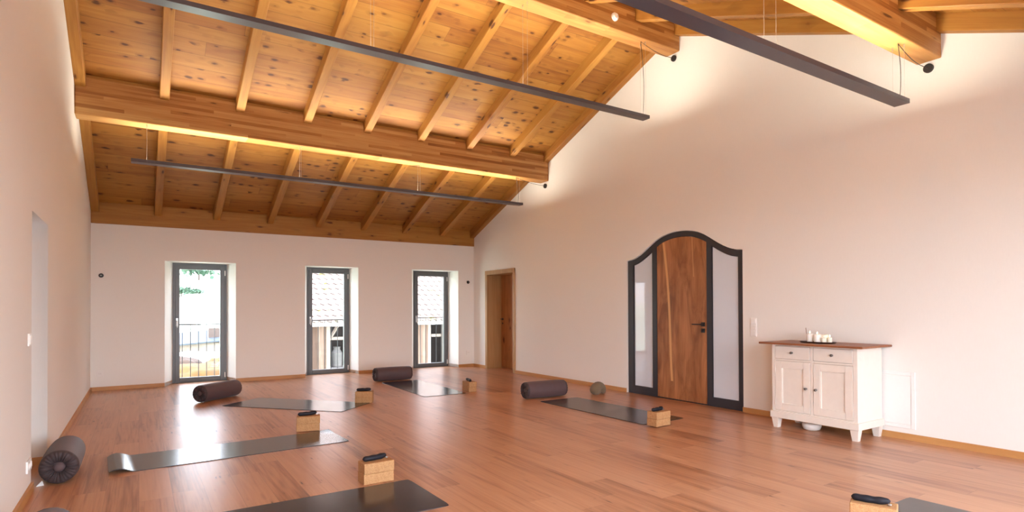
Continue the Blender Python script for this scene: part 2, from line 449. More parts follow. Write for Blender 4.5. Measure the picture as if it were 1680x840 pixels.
def pane_glass(name):
    m = N(name); t = m.t
    tr = m.n('ShaderNodeBsdfTransparent'); gl = m.n('ShaderNodeBsdfGlossy'); gl.inputs['Roughness'].default_value = 0.0
    lw = m.n('ShaderNodeFresnel'); lw.inputs['IOR'].default_value = 1.45
    mx = m.n('ShaderNodeMixShader'); ge = m.n('ShaderNodeNewGeometry'); m.l(m.math('MULTIPLY', lw.outputs[0], m.math('SUBTRACT', 1.0, ge.outputs['Backfacing'])), mx.inputs[0]); m.l(tr.outputs[0], mx.inputs[1]); m.l(gl.outputs[0], mx.inputs[2])
    m.l(mx.outputs[0], m.out.inputs[0]); t.nodes.remove(m.b); return m.m
MAT['glass'] = pane_glass('clear_glass')
def satin():
    m = N('frosted_blue_glass'); m.base((0.66, 0.74, 0.84), 0.5, 0, 0.3)
    m.b.inputs['Coat Weight'].default_value = 1.0; m.b.inputs['Coat Roughness'].default_value = 0.03
    return m.m
MAT['satin'] = satin()

# ------------------------------------------------------------------ structure: floor and walls
WT = 0.50
bm = bmesh.new()
add_box(bm, XL-0.75, XR+0.9, YN-0.2, YW+0.56, -0.12, 0.0)
tag(obj('floor', bm, MAT['floor']), 'oak-look laminate floor, boards running toward the window wall', 'floor', kind='structure')

WIN = [  # x0,x1 at the wall face; x0,x1 at the frame
    (0.345, 1.396, 0.470, 1.297), (2.545, 3.535, 2.661, 3.474), (4.636, 5.688, 4.824, 5.632)]
WTOP = 2.040
def window_wall(name, y0, ydir, wins, label, top=2.95, WTOP=2.040):
    """Wall with splayed, floor-deep openings; y0 inner face, ydir +1 / -1 outward."""
    bm = bmesh.new()
    yf, yb = y0 + 0.38*ydir, y0 + WT*ydir
    def q(*p): bm.faces.new([bm.verts.new(v) for v in p])
    xs = [XL-0.5] + [v for w in wins for v in w[:2]] + [XR+0.5]
    xb = [XL-0.5] + [v for w in wins for v in w[2:]] + [XR+0.5]
    for i in range(0, len(xs), 2):
        q((xs[i],y0,-0.1),(xs[i+1],y0,-0.1),(xs[i+1],y0,WTOP),(xs[i],y0,WTOP))
        q((xb[i],yb,-0.1),(xb[i+1],yb,-0.1),(xb[i+1],yb,WTOP),(xb[i],yb,WTOP))
    q((xs[0],y0,WTOP),(xs[-1],y0,WTOP),(xs[-1],y0,top),(xs[0],y0,top))
    q((xs[0],yb,WTOP),(xs[-1],yb,WTOP),(xs[-1],yb,top),(xs[0],yb,top))
    q((xs[0],y0,top),(xs[-1],y0,top),(xs[-1],yb,top),(xs[0],yb,top))
    q((xs[0],y0,-0.1),(xs[-1],y0,-0.1),(xs[-1],yb,-0.1),(xs[0],yb,-0.1))
    for x in (xs[0], xs[-1]): q((x,y0,-0.1),(x,yb,-0.1),(x,yb,top),(x,y0,top))
    for a, b, c, d in wins:
        for s, e in ((a, c), (b, d)):
            q((s,y0,-0.1),(e,yf,-0.1),(e,yf,WTOP),(s,y0,WTOP)); q((e,yf,-0.1),(e,yb,-0.1),(e,yb,WTOP),(e,yf,WTOP))
        q((a,y0,WTOP),(b,y0,WTOP),(d,yf,WTOP),(c,yf,WTOP)); q((c,yf,WTOP),(d,yf,WTOP),(d,yb,WTOP),(c,yb,WTOP))
    bmesh.ops.remove_doubles(bm, verts=bm.verts, dist=1e-5)
    tag(obj(name, bm, MAT['wall']), label, 'wall', kind='structure')
window_wall('wall_back', YW, 1, WIN, 'long low wall with three deep window openings under the eaves')
NWIN = [(-0.50, 1.35, -0.42, 1.27), (1.65, 4.05, 1.73, 3.97), (4.45, 5.40, 4.53, 5.32)]  # unseen openings behind the camera, widths and height chosen to brighten the room
window_wall('wall_front', YN, -1, NWIN, 'eaves wall with tall window openings facing the three windows', WTOP=2.42)

def gable(x_in, sgn, name, holes, label, thick):
    t = 0.10
    top = [(YW+0.5, raf_z(YW+0.5)+RD), (YR, raf_z(YR)+RD), (YN-0.5, raf_z(YN-0.5)+RD)]
    rim = [(YN-0.5, -0.1), (YW+0.5, -0.1)] + top
    bm = poly_slab([rim] + holes, thick, lambda u, v, w: (x_in + sgn*w, u, v))
    return tag(obj(name, bm, MAT['wall']), label, 'wall', kind='structure')

# arch outline (half offsets s, height z)
ARCH_C = 5.306
ARCH = [(0.0, 2.268), (0.07, 2.266), (0.14, 2.259), (0.21, 2.247), (0.28, 2.230), (0.35, 2.206), (0.42, 2.174), (0.49, 2.134), (0.56, 2.090),
        (0.63, 2.047), (0.70, 2.008), (0.77, 1.975), (0.83, 1.954), (0.89, 1.942), (0.972, 1.936)]
def arch_z(s):
    s = abs(s)
    for (a, za), (b, zb) in zip(ARCH, ARCH[1:]):
        if s <= b: return za + (zb-za)*(s-a)/(b-a)
    return ARCH[-1][1]
def arch_in(s, off):     # curve offset inwards by off
    e = 0.03; sl = (arch_z(abs(s)+e) - arch_z(max(0, abs(s)-e)))/(e + min(e, abs(s)))
    return arch_z(s) - off*math.sqrt(1+sl*sl)
AW = 0.972
top_pts = [(ARCH_C + s, z) for s, z in reversed(ARCH)] + [(ARCH_C - s, z) for s, z in ARCH[1:]]
arch_out = [(ARCH_C-AW, 0.0), (ARCH_C+AW, 0.0)] + top_pts
g = 0.008
arch_hole = [(ARCH_C-AW-g, -0.001), (ARCH_C+AW+g, -0.001)] + [((u-ARCH_C)*(1+g/AW)+ARCH_C, z+g) for u, z in top_pts]
D2 = (9.302, 10.432, 2.020)     # small door: outer casing y0, y1, top
door_hole = [(D2[0]+0.03, -0.001), (D2[1]-0.03, -0.001), (D2[1]-0.03, D2[2]-0.03), (D2[0]+0.03, D2[2]-0.03)]
gable(XR, 1, 'wall_right', [arch_hole, door_hole], 'tall gable wall holding the arched double-glazed door and the small pine door', 0.42)
rec = [(5.178, -0.001), (6.02, -0.001), (6.02, 1.941), (5.178, 1.941)]
gable(XL, -1, 'wall_left', [rec], 'gable wall with a tall plain recess and white switches', 0.40)
# back of the recess
tag(obj('wall_recess', box(XL-0.44, XL-0.40, 5.0, 6.2, -0.1, 2.1), MAT['wall']), 'plain back of the tall wall recess', 'wall', kind='structure')
tag(obj('wall_passage', box(XR+0.42, XR+0.46, 4.0, 10.7, -0.1, 2.6), MAT['wall']), 'plain wall closing off behind the doors', 'wall', kind='structure')

# ceiling slopes
def slope_slab(name, y_eave, mat, label):
    bm = bmesh.new(); s = 1 if y_eave > YR else -1
    e = y_eave + 0.25*s
    pts = [(YR, raf_z(YR)+RD), (e, raf_z(e)+RD), (e, raf_z(e)+RD+0.12), (YR, raf_z(YR)+RD+0.12)]
    vs = [[bm.verts.new((x, y, z)) for y, z in pts] for x in (XL-0.45, XR+0.45)]
    bm.faces.new(vs[0]); bm.faces.new(vs[1][::-1])
    for i in range(4):
        j = (i+1) % 4
        bm.faces.new((vs[0][i], vs[0][j], vs[1][j], vs[1][i]))
    tag(obj(name, bm, mat), label, 'ceiling', kind='structure')
slope_slab('ceiling', YW+0.5, MAT['boards'], 'knotty pine board ceiling sloping down to the windows')
slope_slab('ceiling.001', YN-0.5, MAT['boards_near'], 'knotty pine board ceiling on the other side of the ridge')

# wall plate
tag(obj('trim_1', box(XL, XR, YW-0.025, YW+0.02, ZW, raf_z(YW)+RD+0.01, 0.004), MAT['plate']), 'pine board along the top of the window wall', 'trim', kind='structure')
tag(obj('trim_2', box(XL, XR, YN-0.02, YN+0.025, ZW, raf_z(YN)+RD+0.01, 0.004), MAT['plate']), 'pine board along the top of the opposite eaves wall', 'trim', kind='structure')

# baseboards
BH, BT = 0.06, 0.018
def base(name, segs, label):
    bm = bmesh.new()
    for (x0, y0, x1, y1) in segs:
        d = Vector((x1-x0, y1-y0, 0)); L = d.length; d.normalize(); nrm = Vector((-d.y, d.x, 0))*BT
        a, b = Vector((x0,y0,0)), Vector((x1,y1,0))
        lo = [a, b, b+nrm, a+nrm]
        vs = [bm.verts.new(p) for p in lo] + [bm.verts.new(p+Vector((0,0,BH))) for p in lo]
        for f in ((0,1,2,3),(4,5,6,7),(0,1,5,4),(1,2,6,5),(2,3,7,6),(3,0,4,7)): bm.faces.new([vs[i] for i in f])
    tag(obj(name, bm, MAT['baseboard']), label, 'baseboard', kind='structure')
xs = [XL] + [v for w in WIN for v in w[:2]] + [XR]
segs = [(xs[i+1], YW, xs[i], YW) for i in range(0, len(xs), 2)]
for a, b, c, d in WIN: segs += [(a, YW, c, YF), (d, YF, b, YW)]
base('baseboard_back', segs, 'oak baseboard along the window wall and into the window openings')
base('baseboard_right', [(XR, YN, XR, ARCH_C-AW-0.01), (XR, ARCH_C+AW+0.02, XR, D2[0]), (XR, D2[1], XR, YW)], 'oak baseboard along the tall gable wall')
base('baseboard_left', [(XL, 5.178, XL, YN), (XL, YW, XL, 6.02), (XL, 6.02, XL-0.4, 6.02), (XL-0.4, 6.02, XL-0.4, 5.178)], 'oak baseboard along the wall with the recess')

# ------------------------------------------------------------------ windows
def make_window(n, w, y, ydir, top, label, parts=True, bars=None):
    x0, x1 = w[2], w[3]
    root = empty('window_%d' % n, ((x0+x1)/2, y, 0)); tag(root, label, 'window', kind='structure')
    hx = (x1-x0)/2; s = ydir
    def yb(a, b): return (min(a*s, b*s), max(a*s, b*s))
    fr = bmesh.new(); t = 0.052
    y0, y1 = yb(0.0, 0.07)
    add_box(fr, -hx, -hx+t, y0, y1, 0, top, 0.003); add_box(fr, hx-t, hx, y0, y1, 0, top, 0.003)
    add_box(fr, -hx+t, hx-t, y0, y1, top-t, top, 0.003); add_box(fr, -hx+t, hx-t, y0, y1, 0, 0.03, 0.003)
    obj('window_frame', fr, MAT['frame_grey'], root)
    sa = bmesh.new(); u = 0.068; i = hx - 0.038; y0, y1 = yb(-0.014, 0.055)
    zt, zb = top-0.038, 0.018
    add_box(sa, -i, -i+u, y0, y1, zb, zt, 0.006); add_box(sa, i-u, i, y0, y1, zb, zt, 0.006)
    add_box(sa, -i+u, i-u, y0, y1, zt-u-0.004, zt, 0.006); add_box(sa, -i+u, i-u, y0, y1, zb, zb+u, 0.006)
    sash = obj('sash', sa, MAT['frame_grey'], root)
    y0, y1 = yb(0.018, 0.026)
    obj('glass_pane', box(-i+u-0.005, i-u+0.005, y0, y1, zb+u-0.005, zt-u), MAT['glass'], root)
    if parts:
        h = bmesh.new(); add_box(h, -i+0.012, -i+0.042, -0.021, -0.012, 0.96, 1.10, 0.003); obj('handle_plate', h, MAT['steel'], sash)
        h = bmesh.new(); add_tube(h, [(-i+0.027, -0.012, 1.055), (-i+0.027, -0.055, 1.055)], 0.009)
        add_tube(h, [(-i+0.027, -0.052, 1.065), (-i+0.027, -0.054, 1.0), (-i+0.027, -0.052, 0.94)], [0.011, 0.010, 0.008])
        obj('window_handle', h, MAT['steel'], sash, smooth=True)
        for z in (0.10, top-0.16):
            h = bmesh.new(); add_lathe(h, [(0.009, z-0.045), (0.009, z+0.045)], 12, center=(hx-0.03, -0.02, 0)); obj('hinge', h, MAT['white_plastic'], sash)
    if bars:
        bm = bmesh.new()
    return root
WLAB = ['narrow grey-framed floor-deep window beside the corner with the recess wall',
        'middle grey-framed floor-deep window of the eaves wall', 'narrow grey-framed floor-deep window nearest the small pine door']
for k, w in enumerate(WIN): make_window(k+1, w, YF, 1, WTOP, WLAB[k])
for k, w in enumerate(NWIN): make_window(k+4, w, YN-0.38, -1, 2.42, 'unseen wide grey-framed window behind the viewer, sized for daylight, ' + ['by the recess wall', 'in the middle', 'by the gable door wall'][k], parts=False)
for k, w in enumerate(WIN): portal('window_portal', w[2], w[3], 0.0, WTOP, YW+0.52, -1)
for k, w in enumerate(NWIN): portal('window_portal', w[2], w[3], 0.0, 2.42, YN-0.52, 1)

# ------------------------------------------------------------------ arched door
dx = 0.022        # recess of the frame behind the wall face
d1 = empty('door_1', (XR+dx, ARCH_C, 0)); tag(d1, 'arched oak door between two frosted glass side panels in a black frame', 'door', kind='structure')
LY0, LY1 = -0.438, 0.412          # leaf edges, local y
GY = [(-0.905, -0.510), (0.492, 0.868)]
def arc_open(a, b, off, z0, n=14):
    return [(a, z0), (b, z0)] + [(b + (a-b)*k/n, arch_in(b + (a-b)*k/n, off)) for k in range(n+1)]
rim = [(u-ARCH_C, z) for u, z in arch_out]
holes = [arc_open(LY0, LY1, 0.068, 0.0015), arc_open(GY[0][0], GY[0][1], 0.068, 0.105), arc_open(GY[1][0], GY[1][1], 0.068, 0.105)]
def arch_obj(name, outl, x0, th, mat, rz=0):
    return obj(name, poly_slab(outl, th, lambda u, v, w: (x0+w, u, v)), mat, d1)
fr = arch_obj('door_frame', [rim] + holes, 0.0, 0.07, MAT['door_black'])
leaf = arch_obj('door_leaf', [arc_open(LY0+0.003, LY1-0.003, 0.071, 0.012)], 0.010, 0.045, MAT['oak_leaf'])
for a, b in GY:
    arch_obj('glass_panel', [arc_open(a-0.004, b+0.004, 0.064, 0.10)], 0.022, 0.010, MAT['satin'])
    arch_obj('glazing_bead', [arc_open(a, b, 0.068, 0.105), arc_open(a+0.010, b-0.010, 0.079, 0.116)], 0.010, 0.012, MAT['door_black'])
h = bmesh.new(); add_box(h, -0.006, 0.012, LY0+0.035, LY0+0.088, 1.005, 1.058, 0.003)
add_tube(h, [(0.0, LY0+0.062, 1.031), (-0.05, LY0+0.062, 1.031)], 0.010, 12)
add_box(h, -0.058, -0.044, LY0+0.052, LY0+0.195, 1.024, 1.038, 0.003); obj('door_handle', h, MAT['black'], leaf)
h = bmesh.new(); add_box(h, -0.006, 0.012, LY0+0.035, LY0+0.088, 0.925, 0.978, 0.003)
add_tube(h, [(-0.004, LY0+0.062, 0.955), (-0.016, LY0+0.062, 0.955)], 0.009, 12); obj('door_lock', h, MAT['black'], leaf)

# ------------------------------------------------------------------ small pine door
d2 = empty('door_2', (XR, (D2[0]+D2[1])/2, 0)); tag(d2, 'small knotty pine door set deep in a pine frame near the window corner', 'door', kind='structure')
hw = (D2[1]-D2[0])/2; tp = D2[2]; c = 0.075
bm = bmesh.new()
add_box(bm, -0.018, 0.03, -hw, -hw+c, 0, tp, 0.003); add_box(bm, -0.018, 0.03, hw-c, hw, 0, tp, 0.003); add_box(bm, -0.020, 0.03, -hw, hw, tp-0.085, tp, 0.003)
obj('casing', bm, MAT['casing'], d2)
bm = bmesh.new()
add_box(bm, 0.0, 0.36, -hw+0.03, -hw+0.055, 0, tp-0.06); add_box(bm, 0.0, 0.36, hw-0.055, hw-0.03, 0, tp-0.06); add_box(bm, 0.0, 0.36, -hw+0.055, hw-0.055, tp-0.085, tp-0.06)
obj('door_lining', bm, MAT['casing'], d2)
lf = obj('door_leaf', box(0.345, 0.385, -hw+0.055, hw-0.055, 0.006, tp-0.085, 0.003), MAT['small_door'], d2)
bm = bmesh.new(); add_lathe(bm, [(0.024, 0), (0.024, 0.008)], 20, center=(0.337, hw-0.115, 1.02), axis='X')
add_tube(bm, [(0.338, hw-0.115, 1.02), (0.295, hw-0.115, 1.02), (0.290, hw-0.13, 1.02), (0.290, hw-0.225, 1.02)], 0.009, 10)
obj('door_handle', bm, MAT['black'], lf, smooth=True)
bm = bmesh.new(); add_lathe(bm, [(0.018, 0), (0.018, 0.007)], 20, center=(0.338, hw-0.115, 0.93), axis='X'); obj('keyhole_plate', bm, MAT['black'], lf)

# ------------------------------------------------------------------ beams
def make_beam(y0, y1, z0, z1, label):
    o = obj('roof_beam', box(-0.0, XR-XL+0.0, 0, y1-y0, 0, z1-z0, 0.012, 2), MAT['beam'], loc=(XL, y0, z0))
    tag(o, label, 'beam', 'heavy pine roof beams', 'thing'); return o
make_beam(8.215, 8.45, 3.485, 3.925, 'heavy pine beam halfway up the slope over the windows')
make_beam(5.259, 5.490, 4.672, 5.04, 'heavy pine ridge beam with the round white smoke detector')
make_beam(2.265, 2.462, 3.485, 3.925, 'heavy pine beam on the far side of the ridge from the windows')

# blocking boards between rafters above the beams
CX = [XL+0.052, 0.253, 1.097, 1.945, 2.790, 3.630, 4.470, 5.300, XR-0.052]
def rafter_mesh(y0, y1, w=0.104):
    """rafter from y0 to y1 (one slope), local x centred, origin at (x, y0, 0)"""
    bm = bmesh.new(); h = w/2
    b = 0.006
    prof = [(-h+b, 0), (h-b, 0), (h, b), (h, RD+0.01), (-h, RD+0.01), (-h, b)]
    rings = []
    for y in (y0, y1):
        rings.append([bm.verts.new((x, y-y0, raf_z(y)+z)) for x, z in prof])
    for i in range(6):
        j = (i+1) % 6
        bm.faces.new((rings[0][i], rings[0][j], rings[1][j], rings[1][i]))
    bm.faces.new(rings[0]); bm.faces.new(rings[1][::-1])
    bmesh.ops.recalc_face_normals(bm, faces=bm.faces)
    me = bpy.data.meshes.new('rafter'); bm.to_mesh(me); bm.free(); return me
me_f = rafter_mesh(YR+0.0, YW-0.02)
ordn = ['second', 'third', 'fourth', 'fifth', 'sixth', 'seventh', 'eighth']
src = None
for i, x in enumerate(CX):
    if src is None: src = link_mesh('rafter', me_f, MAT['rafter'], loc=(x, YR, 0)); o = src
    else: o = src.copy(); COL.objects.link(o); o.location = (x, YR, 0)
    lab = ('pine rafter against the recess wall, on the slope over the windows' if i == 0 else
           'pine rafter against the door gable wall, on the slope over the windows' if i == 8 else
           'pine rafter on the window slope, %s counted from the recess wall' % ordn[i-1])
    tag(o, lab, 'rafter', 'rafters on the slope over the windows')
me_n = rafter_mesh(YN+0.02, YR)
src = None
for i in (3, 4, 5, 6, 7, 8):
    if src is None: src = link_mesh('rafter', me_n, MAT['rafter_near'], loc=(CX[i], YN+0.02, 0)); o = src
    else: o = src.copy(); COL.objects.link(o); o.location = (CX[i], YN+0.02, 0)
    lab = ('pine rafter against the door gable wall, on the slope beyond the ridge' if i == 8 else
           'pine rafter beyond the ridge beam, %s from the door gable wall' % ['', 'next but none', 'second', 'third', 'fourth', 'fifth'][8-i])
    if i == 7: lab = 'pine rafter beyond the ridge beam, the one beside the gable wall rafter'
    tag(o, lab, 'rafter', 'rafters on the slope beyond the ridge')
for k, (yy, s) in enumerate(((8.215, 1), (2.462, -1))):
    tag(obj('trim_%d' % (k+3), box(XL, XR, yy+0.03*s-0.01, yy+0.03*s+0.01, 3.92, raf_z(yy)+RD+0.01), MAT['plate']),
        'thin pine board closing the gap above the %s beam' % ['window-side', 'far'][k], 'trim', kind='structure')

# smoke detector
bm = bmesh.new(); add_lathe(bm, [(0.0, -0.040), (0.030, -0.040), (0.036, -0.034), (0.040, -0.022), (0.050, -0.018), (0.052, 0.0)], 28, axis='Y')
sd = obj('smoke_detector', bm, MAT['white_plastic'], loc=(4.895, 5.259, 4.816), smooth=True); auto_smooth(sd, 40)
tag(sd, 'round white smoke detector on the side of the ridge beam', 'smoke detector')
bm = bmesh.new(); add_lathe(bm, [(0.004, -0.043), (0.004, -0.039)], 12, axis='Y', center=(0.018, 0, 0.0)); obj('sensor_button', bm, MAT['black'], sd)

# ------------------------------------------------------------------ pendant bar lights
BX0, BX1 = -0.088, 5.53
def make_light(yc, z0, z1, beam_z, can, cord_sag, label):
    root = empty('linear_pendant_light', (BX0, yc, z0))
    tag(root, label, 'pendant light', 'long bar pendant lights')
    L = BX1-BX0; H = z1-z0; w = 0.060
    bm = bmesh.new()
    add_box(bm, 0, L, -w, w, 0, H-0.006, 0.0)
    for a, b in ((-w, -w+0.006), (w-0.006, w)): add_box(bm, 0, L, a, b, H-0.006, H)
    for a, b in ((0, 0.006), (L-0.006, L)): add_box(bm, a, b, -w, w, H-0.006, H)
    obj('lamp_housing', bm, MAT['lamp'], root)
    obj('light_diffuser', box(0.01, L-0.01, -w+0.008, w-0.008, H-0.0055, H-0.001), MAT['diffuser'], root)
    for x in (0.16, 1.955, 3.72, 5.56):
        for s in (-1, 1):
            bm = bmesh.new(); add_tube(bm, [(x, s*0.045, H-0.002), (x, s*0.045, beam_z-z0)], 0.0011, 6)
            add_lathe(bm, [(0.0045, beam_z-z0-0.03), (0.0045, beam_z-z0)], 8, center=(x, s*0.045, 0))
            obj('suspension_wire', bm, MAT['wire'], root)
    # power cord: up from the end, along under the beam, to the canopy on the gable wall
    bm = bmesh.new(); bz = beam_z - z0; xt = 5.50
    p0 = Vector((xt+0.045, -0.015, H)); p1 = Vector((xt-0.0, -0.025, bz-0.005)); c3 = Vector((XR-BX0-0.008, can[0]-yc, can[1]-z0))
    pts = [p0 + (p1-p0)*t + Vector((0.03*math.sin(PI*t), 0, 0)) for t in [k/8 for k in range(9)]]
    for k in range(1, 11):
        t = k/10; q = p1 + (c3-p1)*t; q.z -= cord_sag*math.sin(PI*t); pts.append(q)
    add_tube(bm, pts, 0.0032, 8); obj('power_cord', bm, MAT['cord'], root, smooth=True)
    bm = bmesh.new(); add_lathe(bm, [(0.0, -0.022), (0.039, -0.022), (0.041, -0.019), (0.041, 0.0)], 32, axis='X', center=(XR-BX0, can[0]-yc, can[1]-z0))
    auto_smooth(obj('wall_canopy', bm, MAT['black'], root), 40)
    return root
make_light(8.292, 3.016, 3.056, 3.485, (8.306, 3.415), 0.02, 'long dark bar light hanging under the window-side beam')
make_light(5.352, 3.688, 3.728, 4.672, (5.354, 4.610), 0.035, 'long dark bar light hanging under the ridge beam')
make_light(2.362, 2.988, 3.026, 3.485, (2.366, 3.425), 0.04, 'long dark bar light hanging under the beam farthest from the windows')

# ------------------------------------------------------------------ floor things: mats
def mat_mesh(L, W, T=0.005, curl=0.0, ripple=0.0, corner=0.0, nx=60, ny=14):
    bm = bmesh.new(); top = []; bot = []
    for i in range(nx+1):
        u = i/nx; x = (u-0.5)*L; rt = []; rb = []
        for j in range(ny+1):
            v = j/ny; y = (v-0.5)*W
            z = 0.0
            d = x + L/2
            xx = x
            if curl and d < 0.17:
                t = (0.17-d)/0.17; z += curl*math.sin(PI*t*0.80)**1.6
            if ripple:
                z += ripple*max(0, math.sin(x*5.3+1.0+y*1.2))**4*(0.4+0.6*max(0, math.cos(y*4.0)))
            if corner:
                e = max(0, (u-0.93)/0.07)*max(0, (v-0.72)/0.28); z += corner*e
            # rounded corners
            cx, cyy = L/2-0.02, W/2-0.02
            if abs(xx) > cx and abs(y) > cyy:
                dx_, dy_ = abs(xx)-cx, abs(y)-cyy; m = max(dx_, dy_); q = math.hypot(dx_, dy_)
                if q > 0: xx = math.copysign(cx+dx_*m/q, xx); y = math.copysign(cyy+dy_*m/q, y)
            rt.append(bm.verts.new((xx, y, T+z))); rb.append(bm.verts.new((xx, y, z)))
        top.append(rt); bot.append(rb)
    for i in range(nx):
        for j in range(ny):
            bm.faces.new((top[i][j], top[i+1][j], top[i+1][j+1], top[i][j+1]))
            bm.faces.new((bot[i][j], bot[i][j+1], bot[i+1][j+1], bot[i+1][j]))
    for i in range(nx):
        for j in (0, ny): bm.faces.new((top[i][j], top[i+1][j], bot[i+1][j], bot[i][j]))
    for j in range(ny):
        for i in (0, nx): bm.faces.new((top[i][j], top[i][j+1], bot[i][j+1], bot[i][j]))
    return bm
def make_mat(x, y, deg, L, W, label, mat='mat_gloss', **k):
    o = obj('yoga_mat', mat_mesh(L, W, **k), MAT[mat], loc=(x, y, 0.0005), rz=math.radians(deg)); auto_smooth(o, 50)
    tag(o, label, 'yoga mat', 'yoga mats laid out in a ring'); return o
make_mat(3.737, 8.465, -91.6, 1.86, 0.665, 'dark yoga mat in front of the bolster by the third window, bright with window glare')
make_mat(1.735, 7.895, -48.3, 1.745, 0.70, 'dark yoga mat lying diagonally before the bolster under the first window')
make_mat(0.722, 5.680, 3.0, 1.865, 0.600, 'long dark yoga mat with a curled-up end, reaching toward the recess wall', curl=0.034, corner=0.012)
make_mat(0.730, 3.635, 0.3, 1.85, 0.660, 'dark yoga mat in front of the cork block stack nearest the viewer', corner=0.0)
make_mat(4.822, 5.370, -89.0, 1.86, 0.645, 'worn rippled yoga mat leading toward the arched door', 'mat_matt', ripple=0.006)
make_mat(3.925, 0.875, 91.0, 1.82, 0.655, 'plain grey yoga mat cut off by the bottom edge beside a cork block', 'mat_grey')

# ------------------------------------------------------------------ cork blocks and eye pillows
def block_mesh():
    bm = box(-0.1125, 0.1125, -0.065, 0.065, 0, 0.0745, 0.005, 3)
    bmesh.ops.recalc_face_normals(bm, faces=bm.faces)
    me = bpy.data.meshes.new('cork_block'); bm.to_mesh(me); bm.free(); me.materials.append(MAT['cork']); return me
BLK = block_mesh()
def pillow(x, y, z, deg, label, bend=0.012, L=0.188, r=0.0205):
    root = empty('eye_pillow', (x, y, z), math.radians(deg)); tag(root, label, 'eye pillow', 'small black rolled eye pillows')
    bm = bmesh.new(); n = 22; pts = []; rad = []
    for i in range(n+1):
        t = i/n; u = 2*t-1
        rr = r*(1-abs(u)**7)**0.5 if abs(u) < 1 else 0.0
        rr = max(rr, 0.004)*(1+0.06*math.sin(t*19))
        pts.append((u*L/2, bend*(u*u)-bend*0.5, r*0.92 + 0.006*max(0, u)**2)); rad.append(rr)
    add_tube(bm, pts, rad, 16)
    for v in bm.verts: v.co.z = max(0.0005, v.co.z*0.98)
    b = obj('pillow_body', bm, MAT['pouch'], root, smooth=True)
    bm = bmesh.new(); add_box(bm, L/2-0.012, L/2+0.006, -0.016, 0.0, 0.002, 0.012, 0.003); obj('end_tag', bm, MAT['steel'], root)
    return root
def rot2(x, y, a): return (x*math.cos(a)-y*math.sin(a), x*math.sin(a)+y*math.cos(a))
STACKS = [  # front-left corner, rotation deg, where, pillow rotation/offset
    (1.335, 4.014, 1.0, 'nearest the viewer', 8),
    (1.334, 6.104, -14.0, 'on the long curled mat', 12),
    (2.398, 7.575, -28.0, 'on the diagonal mat', 4),
    (4.140, 7.589, -2.0, 'by the mat with window glare', -6),
    (4.518, 4.257, 3.0, 'on the mat before the arched door', 6),
    (3.352, 1.570, -1.0, 'at the bottom edge beside the grey mat', 0)]
for i, (cx, cyy, deg, where, pr) in enumerate(STACKS):
    a = math.radians(deg)
    z0 = 0.0065 if i in (1, 4) else 0.0005
    if i == 3:   # seen corner-on
        ox, oy = rot2(0.06, 0.11, a); deg2 = deg
    ox, oy = rot2(0.1125, 0.065, a)
    cxx, cyy2 = cx+ox, cyy+oy
    if i == 3:
        a = math.radians(88); cxx, cyy2 = 4.186, 7.70
    if i == 5:
        a = math.radians(-68.6); cxx, cyy2 = 3.462, 1.645
    for lv in (0, 1):
        o = bpy.data.objects.new('cork_yoga_block', BLK); COL.objects.link(o)
        o.location = (cxx + 0.002*lv, cyy2 - 0.0015*lv, z0 + 0.0745*lv + 0.0003*lv); o.rotation_euler = (0, 0, a + math.radians(0.6*lv))
        tag(o, '%s cork yoga block of the pair %s' % (['lower', 'upper'][lv], where), 'yoga block', 'stacked cork yoga blocks')
    pillow(cxx - 0.005, cyy2 + 0.012, z0 + 0.1495, math.degrees(a) + pr, 'black eye pillow on the cork block pair ' + where, bend=0.016 if i in (3, 4) else 0.006)

